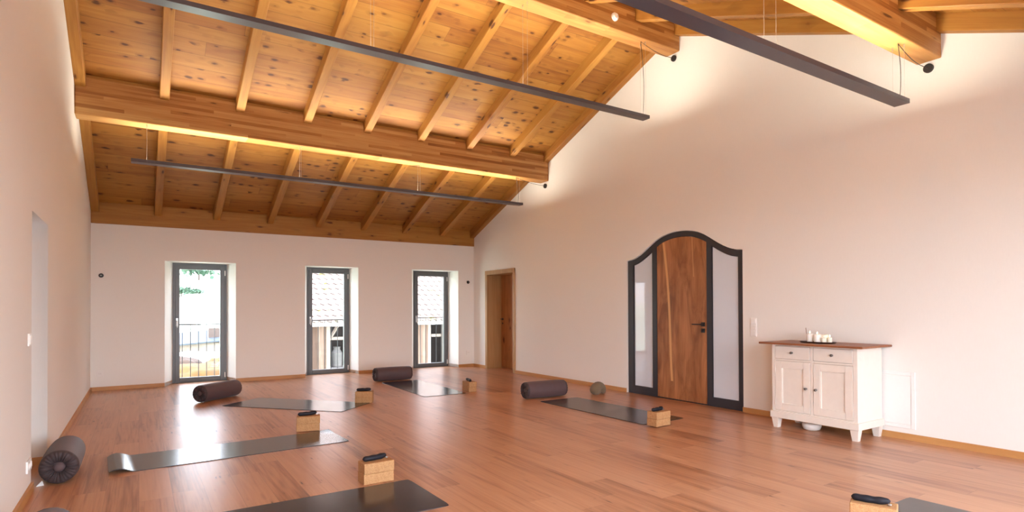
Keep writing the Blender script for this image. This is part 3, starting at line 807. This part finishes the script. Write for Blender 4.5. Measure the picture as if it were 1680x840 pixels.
# ------------------------------------------------------------------ bolsters
def bolster(x, y, deg, L, R, label, z=0.0):
    root = empty('yoga_bolster', (x, y, z), math.radians(deg)); tag(root, label, 'bolster', 'brown cylindrical yoga bolsters')
    n = 120
    # body along local X
    bm = bmesh.new(); prof = []
    for k in range(25):
        t = k/24; u = 2*t-1
        rr = R*(1 - 0.035*abs(u)**3)
        prof.append((rr, u*(L/2-0.035)))
    c = Vector((0, 0, R)); rings = []
    def ring(r_fn, xx):
        return [bm.verts.new(c + Vector((xx, r_fn(2*PI*k/n)*math.cos(2*PI*k/n), r_fn(2*PI*k/n)*math.sin(2*PI*k/n)))) for k in range(n)]
    for rr, xx in prof:
        w = abs(xx)/(L/2)
        rings.append(ring(lambda a, rr=rr, xx=xx: rr*(1+0.006*math.sin(3*a+xx*6)+0.004*math.sin(5*a-xx*9)), xx))
    for a, b in zip(rings, rings[1:]):
        for k in range(n): bm.faces.new((a[k], a[(k+1) % n], b[(k+1) % n], b[k]))
    for v in bm.verts: v.co.z = max(0.001, v.co.z)
    obj('bolster_body', bm, MAT['bolster'], root, smooth=True)
    # gathered ends
    rnd = random.Random(int(x*100))
    ph = [rnd.uniform(0, 6) for _ in range(4)]
    for s in (-1, 1):
        bm = bmesh.new(); rings = []
        R1 = R*(1-0.035)
        steps = [(1.0, 0.0), (0.985, 0.014), (0.93, 0.026), (0.84, 0.033), (0.72, 0.036), (0.58, 0.034), (0.45, 0.027), (0.36, 0.018), (0.31, 0.006), (0.29, -0.006)]
        for q, h in steps:
            amp = 0.0 if q > 0.99 else 0.012*(1-q)**0.35*(1 if q > 0.33 else 0.5)
            vs = []
            for k in range(n):
                a = 2*PI*k/n
                pl = math.sin(26*a+ph[0]) + 0.5*math.sin(17*a+ph[1]) + 0.35*math.sin(37*a+ph[2]+3*q)
                vs.append(bm.verts.new(c + Vector((s*(L/2-0.035+h+amp*pl*0.75), q*R1*math.cos(a), q*R1*math.sin(a)))))
            rings.append(vs)
        for a_, b_ in zip(rings, rings[1:]):
            for k in range(n): bm.faces.new((a_[k], a_[(k+1) % n], b_[(k+1) % n], b_[k]))
        for v in bm.verts: v.co.z = max(0.001, v.co.z)
        e = obj('gathered_end', bm, MAT['bolster_dark'], root, smooth=True)
        bm = bmesh.new(); add_lathe(bm, [(0.0, s*(L/2-0.012)), (R*0.16, s*(L/2-0.0135)), (R*0.27, s*(L/2-0.022)), (R*0.33, s*(L/2-0.040))], 28, axis='X', center=(0, 0, R))
        obj('end_button', bm, MAT['bolster'], e, smooth=True)
    return root
bolster(3.712, 9.615, -1.0, 0.665, 0.118, 'brown bolster beside the third window, at the head of the glaring mat')
bolster(0.925, 9.005, 42.0, 0.70, 0.118, 'brown bolster lying diagonally in front of the first window')
bolster(4.775, 6.590, -4.0, 0.665, 0.116, 'brown bolster at the head of the mat before the arched door')
b_l = bolster(-0.482, 5.560, 90.0, 0.640, 0.122, 'brown bolster with gathered end standing off the recess wall')
bolster(-0.385, 3.480, 90.0, 0.640, 0.122, 'brown bolster cut off by the bottom edge of the photo')
bm = bmesh.new()
vs = [bm.verts.new(p) for p in ((0,0,0.001), (0.042,0.006,0.001), (0.030,0.030,0.03), (0,0,0.003), (0.042,0.006,0.003), (0.030,0.030,0.032))]
for f in ((0,1,2), (3,5,4), (0,3,4,1), (1,4,5,2), (2,5,3,0)): bm.faces.new([vs[i] for i in f])
o = obj('cloth_label', bm, MAT['white_plastic'], loc=(-0.640+0.03, 5.27, 0.0)); tag(o, 'small white triangular tag on the floor beside the bolster at the recess', 'tag')

# olive crescent cushion by the arched door
me = bpy.data.meshes.new('meditation_cushion')
pts = []; rad = []
nC = 13
for k in range(nC):
    t = k/(nC-1); a = PI*(1-t)
    pts.append((0.062*math.cos(a), 0.0, 0.058 + 0.060*math.sin(a) if 0 < k < nC-1 else 0.052)); rad.append(0.070 - 0.020*t)
bm = bmesh.new()
fine = []
for k in range(len(pts)): fine.append(pts[k])
rr = [r*(1.0 if 0 < i < nC-1 else 0.72) for i, r in enumerate(rad)]
pts2 = [(pts[0][0]-0.002, 0, 0.006)] + [(pts[0][0]-0.004, 0, 0.022)] + pts + [(pts[-1][0]+0.004, 0, 0.022), (pts[-1][0]+0.002, 0, 0.006)]
rr2 = [0.040, 0.058] + rad + [0.042, 0.028]
add_tube(bm, pts2, rr2, 28)
for v in bm.verts:
    v.co.y *= 1.35; v.co.z = max(0.001, v.co.z)
mc = obj('meditation_cushion', bm, MAT['olive'], loc=(5.605, 6.395, 0.0), rz=math.radians(2), smooth=True)
tag(mc, 'olive green crescent cushion on the floor by the arched door', 'cushion')

# ------------------------------------------------------------------ cabinet
cb = empty('sideboard_cabinet', (5.58, 3.206, 0)); tag(cb, 'cream painted sideboard with brown wooden top against the gable wall', 'cabinet')
def cbx(name, x0, x1, y0, y1, z0, z1, mat='cabinet', bev=0.003, parent=None):
    return obj(name, box(x0-5.58, x1-5.58, y0-3.206, y1-3.206, z0, z1, bev), MAT[mat], parent or cb)
YA, YB = 2.777, 3.635
bm = bmesh.new()
def bb(x0, x1, y0, y1, z0, z1, bev=0.002): add_box(bm, x0-5.58, x1-5.58, y0-3.206, y1-3.206, z0, z1, bev)
bb(5.60, 6.035, YA, YB, 0.168, 0.866)
for y0, y1 in ((YA, 2.817), (3.197, 3.226), (YB-0.036, YB)): bb(5.58, 5.605, y0, y1, 0.168, 0.866)
bb(5.581, 5.604, YA+0.03, YB-0.03, 0.698, 0.716); bb(5.581, 5.604, YA+0.03, YB-0.03, 0.168, 0.184); bb(5.581, 5.604, YA+0.03, YB-0.03, 0.850, 0.866)
obj('cabinet_body', bm, MAT['cabinet'], cb)
cbx('plinth', 5.562, 6.048, YA-0.016, YB+0.016, 0.104, 0.172, bev=0.004)
cbx('cabinet_top', 5.492, 6.052, 2.690, 3.733, 0.866, 0.886, 'top_board', 0.006)
for x, y in ((5.573, YA-0.004), (5.573, YB-0.068), (5.965, YA-0.004), (5.965, YB-0.068)):
    bm = bmesh.new(); w = 0.074
    lo = [(x+0.012, y+0.012), (x+w-0.014, y+0.012), (x+w-0.014, y+w-0.014), (x+0.012, y+w-0.014)]
    hi = [(x, y), (x+w, y), (x+w, y+w), (x, y+w)]
    vs = [bm.verts.new((a-5.58, b-3.206, 0.0)) for a, b in lo] + [bm.verts.new((a-5.58, b-3.206, 0.104)) for a, b in hi]
    for f in ((0,1,2,3),(4,5,6,7),(0,1,5,4),(1,2,6,5),(2,3,7,6),(3,0,4,7)): bm.faces.new([vs[i] for i in f])
    obj('leg', bm, MAT['cabinet'], cb)
def knob(y, z, parent):
    bm = bmesh.new(); add_lathe(bm, [(0.0, -0.030), (0.008, -0.029), (0.0125, -0.024), (0.013, -0.019), (0.009, -0.013), (0.005, -0.009), (0.005, -0.003), (0.010, -0.001), (0.010, 0.002)], 20, axis='X', center=(-0.004, y-3.206, z))
    obj('knob', bm, MAT['knob'], parent, smooth=True)
for y0, y1 in ((3.230, 3.596), (2.821, 3.193)):
    d = cbx('drawer', 5.577, 5.602, y0, y1, 0.719, 0.847, bev=0.003)
    knob((y0+y1)/2, 0.784, d)
for k, (y0, y1, ky) in enumerate(((3.230, 3.596, 3.265), (2.821, 3.193, 3.165))):
    bm = bmesh.new(); st = 0.066
    z0, z1 = 0.187, 0.695
    bb(5.577, 5.600, y0, y0+st, z0, z1); bb(5.577, 5.600, y1-st, y1, z0, z1); bb(5.577, 5.600, y0+st, y1-st, z1-st, z1); bb(5.577, 5.600, y0+st, y1-st, z0, z0+st)
    bb(5.588, 5.600, y0+st-0.002, y1-st+0.002, z0+st-0.002, z1-st+0.002)
    d = obj('cabinet_door', bm, MAT['cabinet'], cb)
    bm = bmesh.new()
    ya, yb_, za, zb_ = y0+st, y1-st, z0+st, z1-st
    for (p, q, r, s) in ((ya, ya+0.009, za, zb_), (yb_-0.009, yb_, za, zb_), (ya, yb_, za, za+0.009), (ya, yb_, zb_-0.009, zb_)): bb(5.5795, 5.590, p, q, r, s, 0.002)
    obj('panel_moulding', bm, MAT['cabinet'], d)
    knob(ky, 0.435, d)
    hy = y1+0.001 if k == 0 else y0-0.001
    for hz in (0.26, 0.60):
        bm = bmesh.new(); add_lathe(bm, [(0.004, hz-0.028), (0.004, hz+0.028)], 10, center=(-0.006, hy-3.206, 0)); obj('hinge', bm, MAT['cabinet'], d)

# white dish under the cabinet
bm = bmesh.new(); add_lathe(bm, [(0.0, 0.0), (0.05, 0.0), (0.075, 0.012), (0.088, 0.036), (0.090, 0.060), (0.080, 0.074), (0.0, 0.078)], 36)
o = obj('white_bowl', bm, MAT['white_plastic'], loc=(5.745, 3.31, 0.0), smooth=True); tag(o, 'round white shallow bowl on the floor under the sideboard', 'bowl')

# tray, candles, incense stick
TZ = 0.8862
bm = bmesh.new(); add_lathe(bm, [(0.0, 0.0), (0.80, 0.0), (0.93, 0.006), (1.0, 0.014), (0.985, 0.016), (0.90, 0.009), (0.78, 0.005), (0.0, 0.005)], 48, sx=0.100, sy=0.185)
TX, TY = 5.735, 3.235
o = obj('candle_tray', bm, MAT['tray'], loc=(TX, TY, TZ), smooth=True); tag(o, 'long oval dark tray on the sideboard top holding the candles', 'tray')
def candle(dx_, dy_, r, h, label, mat='candle', lit=False, flare=0.0):
    root = empty('candle', (TX+dx_, TY+dy_, TZ+0.0055)); tag(root, label, 'candle', 'candles on the tray')
    bm = bmesh.new(); add_lathe(bm, [(0.0, 0.0), (r*0.97, 0.0), (r, 0.003), (r*(1+flare), h-0.003), (r*(1+flare)*0.93, h), (r*0.55, h-0.007), (0.0, h-0.009)], 26)
    obj('wax', bm, MAT[mat], root, smooth=True)
    bm = bmesh.new(); add_tube(bm, [(0,0,h-0.01), (0.001,0,h+0.006)], 0.0012, 6); obj('wick', bm, MAT['cord'], root)
    if lit:
        bm = bmesh.new(); add_lathe(bm, [(0.0, h+0.003), (0.0045, h+0.009), (0.005, h+0.014), (0.003, h+0.022), (0.0, h+0.030)], 12); obj('flame', bm, MAT['flame'], root, smooth=True)
candle(0.0, 0.080, 0.028, 0.086, 'tall white flaring candle with a small flame, beside the incense stick', 'candle_white', True, 0.22)
candle(-0.015, -0.006, 0.034, 0.082, 'stout white candle in the middle of the tray', 'candle_white', False)
candle(0.045, 0.030, 0.028, 0.078, 'ivory candle behind the stout white candle', 'candle', True)
candle(0.048, -0.045, 0.034, 0.080, 'ivory candle at the back of the tray', 'candle')
candle(-0.020, -0.070, 0.024, 0.052, 'short ivory candle with a tilted rim in front of the others', 'candle', False, 0.1)
candle(0.030, -0.104, 0.022, 0.052, 'short ivory candle at the bare end of the tray', 'candle', True)
bm = bmesh.new(); add_tube(bm, [(0.0, -0.004, 0.0), (0.0, 0.012, 0.075), (0.0, 0.020, 0.145)], [0.0022, 0.0024, 0.0026], 8)
o = obj('incense_stick', bm, MAT['stick'], loc=(TX-0.005, TY+0.100, TZ+0.0058)); tag(o, 'thin brown incense stick leaning on the tray', 'incense stick')

# ------------------------------------------------------------------ wall fittings
def plate_x(name, x, sgn, y0, y1, z0, z1, n, label, cat, socket=False, th=0.010):
    """switch or socket plate on a gable wall; sgn = direction into the room."""
    root = empty(name, (x, (y0+y1)/2, (z0+z1)/2)); tag(root, label, cat)
    hy, hz = (y1-y0)/2, (z1-z0)/2
    a, b = sorted((0.0, sgn*th)); obj('cover_plate', box(a, b, -hy, hy, -hz, hz, 0.003), MAT['white_plastic'], root)
    vertical = hz > hy
    for k in range(n):
        if vertical: c0, c1 = -hz+2*hz*k/n, -hz+2*hz*(k+1)/n; yy = (-hy, hy); zz = (c0, c1)
        else: c0, c1 = -hy+2*hy*k/n, -hy+2*hy*(k+1)/n; yy = (c0, c1); zz = (-hz, hz)
        m_ = 0.011
        a, b = sorted((sgn*th*0.9, sgn*(th+0.005)))
        if not socket:
            obj('rocker', box(a, b, yy[0]+m_, yy[1]-m_, zz[0]+m_, zz[1]-m_, 0.002), MAT['white_plastic'], root)
        else:
            bm = bmesh.new(); cc = ((yy[0]+yy[1])/2, (zz[0]+zz[1])/2)
            add_lathe(bm, [(0.024, sgn*th*0.9), (0.024, sgn*(th+0.004)), (0.020, sgn*(th+0.004)), (0.019, sgn*th*0.95), (0.0, sgn*th*0.95)], 24, axis='X', center=(0, cc[0], cc[1]))
            s_ = obj('socket_ring', bm, MAT['white_plastic'], root)
            bm = bmesh.new()
            for dd in (-0.0095, 0.0095): add_lathe(bm, [(0.003, sgn*th*0.96), (0.003, sgn*(th+0.0005))], 8, axis='X', center=(0, cc[0]+dd, cc[1]))
            obj('socket_hole', bm, MAT['black'], root)
    return root
plate_x('light_switch', XR, -1, 4.140, 4.221, 0.905, 1.122, 3, 'white three-gang light switch between the arched door and the sideboard', 'light switch')
plate_x('light_switch', XL, 1, 5.005, 5.088, 1.006, 1.090, 1, 'white light switch high beside the recess', 'light switch')
plate_x('wall_socket', XL, 1, 4.955, 5.110, 0.165, 0.246, 2, 'white double socket low on the wall beside the recess', 'socket', True, 0.012)
def round_y(x, z, label):
    bm = bmesh.new(); add_lathe(bm, [(0.0, -0.034), (0.020, -0.033), (0.030, -0.026), (0.033, -0.015), (0.028, -0.006), (0.022, 0.0)], 24, axis='Y')
    o = obj('round_wall_speaker', bm, MAT['black'], loc=(x, YW, z), smooth=True); tag(o, label, 'wall fixture', 'small round black wall fixtures')
    bm = bmesh.new(); add_lathe(bm, [(0.012, -0.036), (0.012, -0.032)], 16, axis='Y'); obj('face_ring', bm, MAT['knob'], o)
round_y(-0.497, 1.776, 'small round black wall fixture beside the first window')
round_y(5.917, 1.807, 'small round black wall fixture in the corner past the third window')
def sock_y(x, z, label):
    root = empty('wall_socket', (x, YW, z)); tag(root, label, 'socket')
    obj('cover_plate', box(-0.041, 0.041, -0.010, 0, -0.041, 0.041, 0.003), MAT['white_plastic'], root)
    bm = bmesh.new(); add_lathe(bm, [(0.024, -0.009), (0.024, -0.014), (0.020, -0.014), (0.019, -0.0095), (0.0, -0.0095)], 24, axis='Y'); obj('socket_ring', bm, MAT['white_plastic'], root)
    bm = bmesh.new()
    for dd in (-0.0095, 0.0095): add_lathe(bm, [(0.003, -0.0105), (0.003, -0.0094)], 8, axis='Y', center=(dd, 0, 0))
    obj('socket_hole', bm, MAT['black'], root)
sock_y(-0.508, 0.262, 'white wall socket low beside the first window')
sock_y(5.919, 0.300, 'white wall socket low in the corner past the third window')

# white access panel behind the sideboard
ap = empty('access_panel', (XR, 2.77, 0.37)); tag(ap, 'white metal access panel in the wall behind the sideboard', 'access panel')
bm = bmesh.new(); hy, hz = 0.268, 0.265
for (a, b, c_, d_) in ((-hy, -hy+0.035, -hz, hz), (hy-0.035, hy, -hz, hz), (-hy+0.035, hy-0.035, hz-0.035, hz), (-hy+0.035, hy-0.035, -hz, -hz+0.035)): add_box(bm, -0.010, 0, a, b, c_, d_, 0.003)
obj('panel_frame', bm, MAT['white_metal'], ap)
obj('panel_door', box(-0.006, 0.004, -hy+0.039, hy-0.039, -hz+0.039, hz-0.039, 0.002), MAT['white_metal'], ap)

# ------------------------------------------------------------------ outside
MAT['meadow'] = plain('pale_meadow', (0.50, 0.54, 0.42), 0.9, noise_amt=0.25, nscale=0.6)
MAT['tile_white'] = plain('sheet_metal_roof', (0.022, 0.034, 0.050), 0.5, noise_amt=0.12, nscale=2.0)
MAT['tarp'] = plain('white_tarpaulin', (0.80, 0.80, 0.82), 0.7, noise_amt=0.1, nscale=3.0)
MAT['stone'] = plain('grey_stone', (0.16, 0.15, 0.145), 0.9, noise_amt=0.25, nscale=4.0)
MAT['hay'] = plain('straw', (0.10, 0.048, 0.012), 0.9, noise_amt=0.5, nscale=5.0)
MAT['gravel'] = plain('pale_gravel', (0.50, 0.46, 0.42), 0.9, noise_amt=0.25, nscale=4.0)
MAT['foliage'] = plain('tree_foliage', (0.035, 0.075, 0.045), 0.8, noise_amt=0.5, nscale=2.0)
MAT['trunk'] = plain('tree_bark', (0.05, 0.03, 0.022), 0.9, noise_amt=0.4)
def tiles():
    m = N('lichen_roof_tiles'); co = m.coord()
    X = m.dot(co, (1,0,0)); S = m.dot(co, (0,1,0))
    fx = m.math('FRACT', m.math('DIVIDE', X, 0.22)); fs = m.math('FRACT', m.math('DIVIDE', S, 0.30))
    wn_ = m.n('ShaderNodeTexWhiteNoise', noise_dimensions='2D')
    m.l(m.comb(m.math('FLOOR', m.math('DIVIDE', X, 0.22)), m.math('FLOOR', m.math('DIVIDE', S, 0.30)), 0), wn_.inputs['Vector'])
    col = m.ramp(wn_.outputs['Value'], [(0.0, (0.20,0.135,0.115)), (0.5, (0.26,0.185,0.16)), (1.0, (0.31,0.24,0.215))])
    li = m.ramp(m.noise(co, 2.4, 5, 0.7), [(0.56, 0.0), (0.64, 1.0)])
    col = m.mix(li, col, (0.17, 0.14, 0.035))
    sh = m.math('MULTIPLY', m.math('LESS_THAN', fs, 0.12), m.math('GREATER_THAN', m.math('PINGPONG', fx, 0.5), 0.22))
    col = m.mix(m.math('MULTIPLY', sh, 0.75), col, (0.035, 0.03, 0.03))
    m.base(col, 0.8); return m.m
MAT['tiles'] = tiles()

# ground with a hillside behind
bm = bmesh.new(); nx, ny = 30, 40; gv = []
for j in range(ny+1):
    y = YW+0.9 + (j/ny)**1.6*130; row = []
    for i in range(nx+1):
        x = -60 + 150*i/nx
        z = -1.2
        if y > 44: z += (y-44)*0.118 + 0.4*math.sin(x*0.11)
        row.append(bm.verts.new((x, y, z)))
    gv.append(row)
for j in range(ny):
    for i in range(nx): bm.faces.new((gv[j][i], gv[j][i+1], gv[j+1][i+1], gv[j+1][i]))
tag(obj('ground', bm, MAT['meadow'], smooth=True), 'pale sunlit meadow and hillside outside the windows', 'ground', kind='structure')
bm = bmesh.new(); 
vs = [bm.verts.new(p) for p in ((-60, -80, -1.25), (60, -80, -1.25), (60, YN-1.0, -1.25), (-60, YN-1.0, -1.25))]; bm.faces.new(vs)
tag(obj('ground.001', bm, MAT['gravel']), 'pale gravel yard behind the building', 'ground', kind='structure')

# balcony railings
for k, w in enumerate(WIN):
    xc = (w[2]+w[3])/2
    root = empty('balcony_railing', (xc, YW+0.61, 0)); tag(root, 'steel bar railing outside the ' + ['first window, by the recess wall', 'middle window', 'third window, by the small door'][k], 'railing', 'railings outside the windows')
    zt = [0.985, 1.03, 1.05][k]
    bm = bmesh.new(); add_box(bm, -0.62, 0.62, -0.02, 0.02, zt-0.012, zt+0.010, 0.003); obj('top_rail', bm, MAT['railing'], root)
    bm = bmesh.new(); add_box(bm, -0.62, 0.62, -0.012, 0.012, 0.03, 0.05, 0.003); obj('bottom_rail', bm, MAT['railing'], root)
    x0 = [0.627, 2.81, 4.96][k] - 0.125
    for q in range(8):
        x = x0 + 0.125*q
        if abs(x-xc) > 0.6: continue
        bm = bmesh.new(); add_tube(bm, [(x-xc, 0, 0.04), (x-xc, 0, zt)], 0.0065, 10); obj('railing_bar', bm, MAT['railing'], root)
    for s in (-1, 1):
        bm = bmesh.new(); add_box(bm, s*0.60-0.015, s*0.60+0.015, -0.12, 0.02, 0.03, 0.06); obj('wall_bracket', bm, MAT['railing'], root)

# barn
bn = empty('barn', (0, 17.0, -1.2)); tag(bn, 'weathered timber barn with a lichen-spotted tiled roof outside the windows', 'barn')
def bnb(name, x0, x1, y0, y1, z0, z1, mat, parent=None): return obj(name, box(x0, x1, y0-17, y1-17, z0+1.2, z1+1.2, 0.004), MAT[mat], parent or bn)
EZ = 0.90
bm = bmesh.new()
for a, b in ((3.4, 4.55), (5.9, 7.75), (9.2, 15.0)): add_box(bm, a, b, 0, 0.05, 0, EZ+1.2)
obj('board_wall', bm, MAT['barn_wood'], bn)
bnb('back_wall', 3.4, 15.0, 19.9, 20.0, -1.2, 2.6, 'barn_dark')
bnb('side_wall', 3.4, 3.46, 17.05, 19.9, -1.2, 0.9, 'barn_wood')
bnb('eaves_board', 3.3, 15.1, 16.92, 16.96, EZ-0.16, EZ-0.02, 'tarp')
for x in (4.6, 5.35, 5.85, 7.8, 8.35, 9.1): bnb('post', x-0.06, x+0.06, 17.0, 17.12, -1.2, EZ-0.02, 'barn_post')
for a, b in ((4.55, 5.9), (7.75, 9.2)): bnb('crossbar', a, b, 17.14, 17.22, 0.33, 0.42, 'barn_post')
bm = bmesh.new(); add_tube(bm, [(4.66, 0.10, 1.55), (4.95, 0.10, 2.02)], 0.045, 4); obj('brace', bm, MAT['barn_post'], bn)
# tiled roof: stepped, wavy
bm = bmesh.new(); rows, per = 26, 0.30; ca, sa_ = math.cos(math.radians(33)), math.sin(math.radians(33))
xs_ = [3.2 + 0.055*i for i in range(int(12/0.055)+1)]
prev = None
for r_i in range(rows):
    line = []
    for edge in (0, 1):
        s = (r_i+edge)*per; lift = 0.035 if edge == 0 else 0.0
        vs = []
        for x in xs_:
            wv = 0.022*math.sin(2*PI*x/0.22)
            vs.append(bm.verts.new((x, s, lift+wv)))
        line.append(vs)
    for i in range(len(xs_)-1): bm.faces.new((line[0][i], line[0][i+1], line[1][i+1], line[1][i]))
    for i in range(len(xs_)-1):
        a, b = line[0][i], line[0][i+1]
        c1 = bm.verts.new((a.co.x, a.co.y+0.002, a.co.z-0.05)); c2 = bm.verts.new((b.co.x, b.co.y+0.002, b.co.z-0.05))
        bm.faces.new((a, c1, c2, b))
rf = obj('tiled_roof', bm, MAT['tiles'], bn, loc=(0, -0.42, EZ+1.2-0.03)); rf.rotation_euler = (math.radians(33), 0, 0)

# stored things in the barn bays
def simple(name, bm, mat, loc, label, cat, rz=0.0, group=None): return tag(obj(name, bm, MAT[mat], loc=loc, rz=rz), label, cat, group)
simple('milk_can', (lambda b: (add_lathe(b, [(0.0, 0), (0.15, 0), (0.16, 0.04), (0.16, 0.42), (0.10, 0.52), (0.10, 0.58), (0.12, 0.60), (0.0, 0.62)], 24), b)[1])(bmesh.new()), 'stone', (5.02, 17.6, -0.50), 'pale round can standing in the barn bay beyond the middle window', 'can')
simple('stone_trough', box(-0.45, 0.45, -0.3, 0.3, 0, 0.70, 0.03), 'stone', (4.98, 17.6, -1.2), 'grey stone trough under the can in the barn bay', 'trough')
simple('firewood_crate', box(-0.4, 0.4, -0.25, 0.25, 0, 0.55, 0.02), 'stone', (8.6, 17.6, -1.2), 'grey crate in the barn bay beyond the third window', 'crate')

# yard beyond the first window
def hull(name, pts, mat, loc, label, cat):
    bm = bmesh.new()
    for p in pts: bm.verts.new(p)
    bmesh.ops.convex_hull(bm, input=bm.verts)
    return tag(obj(name, bm, MAT[mat], loc=loc), label, cat)
shed = empty('shed', (3.2, 37.0, -1.2)); tag(shed, 'low shed with a blue-grey metal roof far beyond the first window', 'shed')
bm = bmesh.new(); add_box(bm, -2.2, 3.4, 0, 3.0, 0, 0.55); obj('shed_wall', bm, MAT['barn_post'], shed)
bm = bmesh.new(); vs = [bm.verts.new(p) for p in ((-2.6, -0.3, 0.35), (3.8, -0.3, 0.85), (3.8, 3.4, 1.35), (-2.6, 3.4, 0.85), (-2.6, -0.3, 0.42), (3.8, -0.3, 0.92), (3.8, 3.4, 1.42), (-2.6, 3.4, 0.92))]
for f in ((0,1,2,3),(4,5,6,7),(0,1,5,4),(1,2,6,5),(2,3,7,6),(3,0,4,7)): bm.faces.new([vs[i] for i in f])
obj('shed_roof', bm, MAT['tile_white'], shed)
obj('shed_chimney', box(0.2, 0.75, 0.8, 1.3, 0.5, 1.35), MAT['trunk'], shed)
def heap(name, cx, cy_, rx, ry, h, mat, label, cat, seed):
    r = random.Random(seed); bm = bmesh.new()
    bmesh.ops.create_icosphere(bm, subdivisions=4, radius=1.0)
    ph = [r.uniform(0, 6) for _ in range(6)]
    for v in bm.verts:
        p = v.co; k = 1+0.12*math.sin(4*p.x+ph[0])*math.sin(5*p.y+ph[1])+0.07*math.sin(11*p.x+ph[2]+7*p.z)+0.05*math.sin(17*p.y+ph[3])
        v.co = Vector((p.x*rx*k, p.y*ry*k, max(0, p.z)*h*k))
    return tag(obj(name, bm, MAT[mat], loc=(cx, cy_, -1.2), smooth=True), label, cat)
heap('straw_pile', 1.9, 23.6, 1.6, 1.6, 0.48, 'hay', 'golden straw pile in the yard beyond the first window', 'straw pile', 1)
heap('brushwood_pile', 1.45, 28.4, 0.85, 1.0, 0.42, 'trunk', 'brown brushwood pile in the yard behind the straw', 'brushwood pile', 2)
heap('straw_pile', 3.0, 27.6, 0.60, 0.8, 0.40, 'hay', 'narrow straw pile beside the brushwood pile', 'straw pile', 3)
heap('tarp_heap', 2.3, 32.0, 2.6, 1.6, 0.36, 'tarp', 'white tarpaulin heap in the yard in front of the shed', 'tarpaulin', 4)

def tree(x, y, z, h, r, label, seed):
    root = empty('tree', (x, y, z)); tag(root, label, 'tree', 'trees on the hillside')
    bm = bmesh.new(); add_tube(bm, [(0,0,0), (0.05,0,h*0.5), (0,0,h*0.8)], [h*0.03, h*0.022, h*0.01], 8); obj('trunk', bm, MAT['trunk'], root)
    rnd = random.Random(seed); bm = bmesh.new()
    for _ in range(260):
        a, b = rnd.uniform(0, 2*PI), rnd.gauss(0, 0.42); q = rnd.random()**0.5*r
        p = Vector((q*math.cos(a), q*math.sin(a), h*0.62 + b*h*0.30)); s = rnd.uniform(0.10, 0.22)*r*0.8
        n_ = Vector((rnd.uniform(-1,1), rnd.uniform(-1,1), rnd.uniform(-1,1))).normalized(); t_ = n_.orthogonal().normalized(); u__ = n_.cross(t_)
        vs = [bm.verts.new(p + s*(math.cos(k*PI/2.5)*t_ + math.sin(k*PI/2.5)*u__)) for k in range(5)]; bm.faces.new(vs)
    obj('foliage', bm, MAT['foliage'], root, recalc=False)
for k, (x, y, z, h, r, lab) in enumerate([
    (4.0, 76.0, 2.4, 1.7, 1.0, 'wide green tree on the hillside, seen through the first window'),
    (5.6, 79.0, 2.8, 1.0, 1.0, 'low bush-like tree beside the wide hillside tree'),
    (3.6, 96.0, 4.6, 4.0, 1.3, 'tall tree higher up the hillside behind the wide one'),
    (7.6, 100.0, 5.0, 4.2, 2.4, 'tall round tree on the upper hillside'),
    (13.0, 106.0, 5.8, 4.0, 2.2, 'tall tree at the far end of the hillside row')]):
    tree(x, y, z, h, r, lab, k)
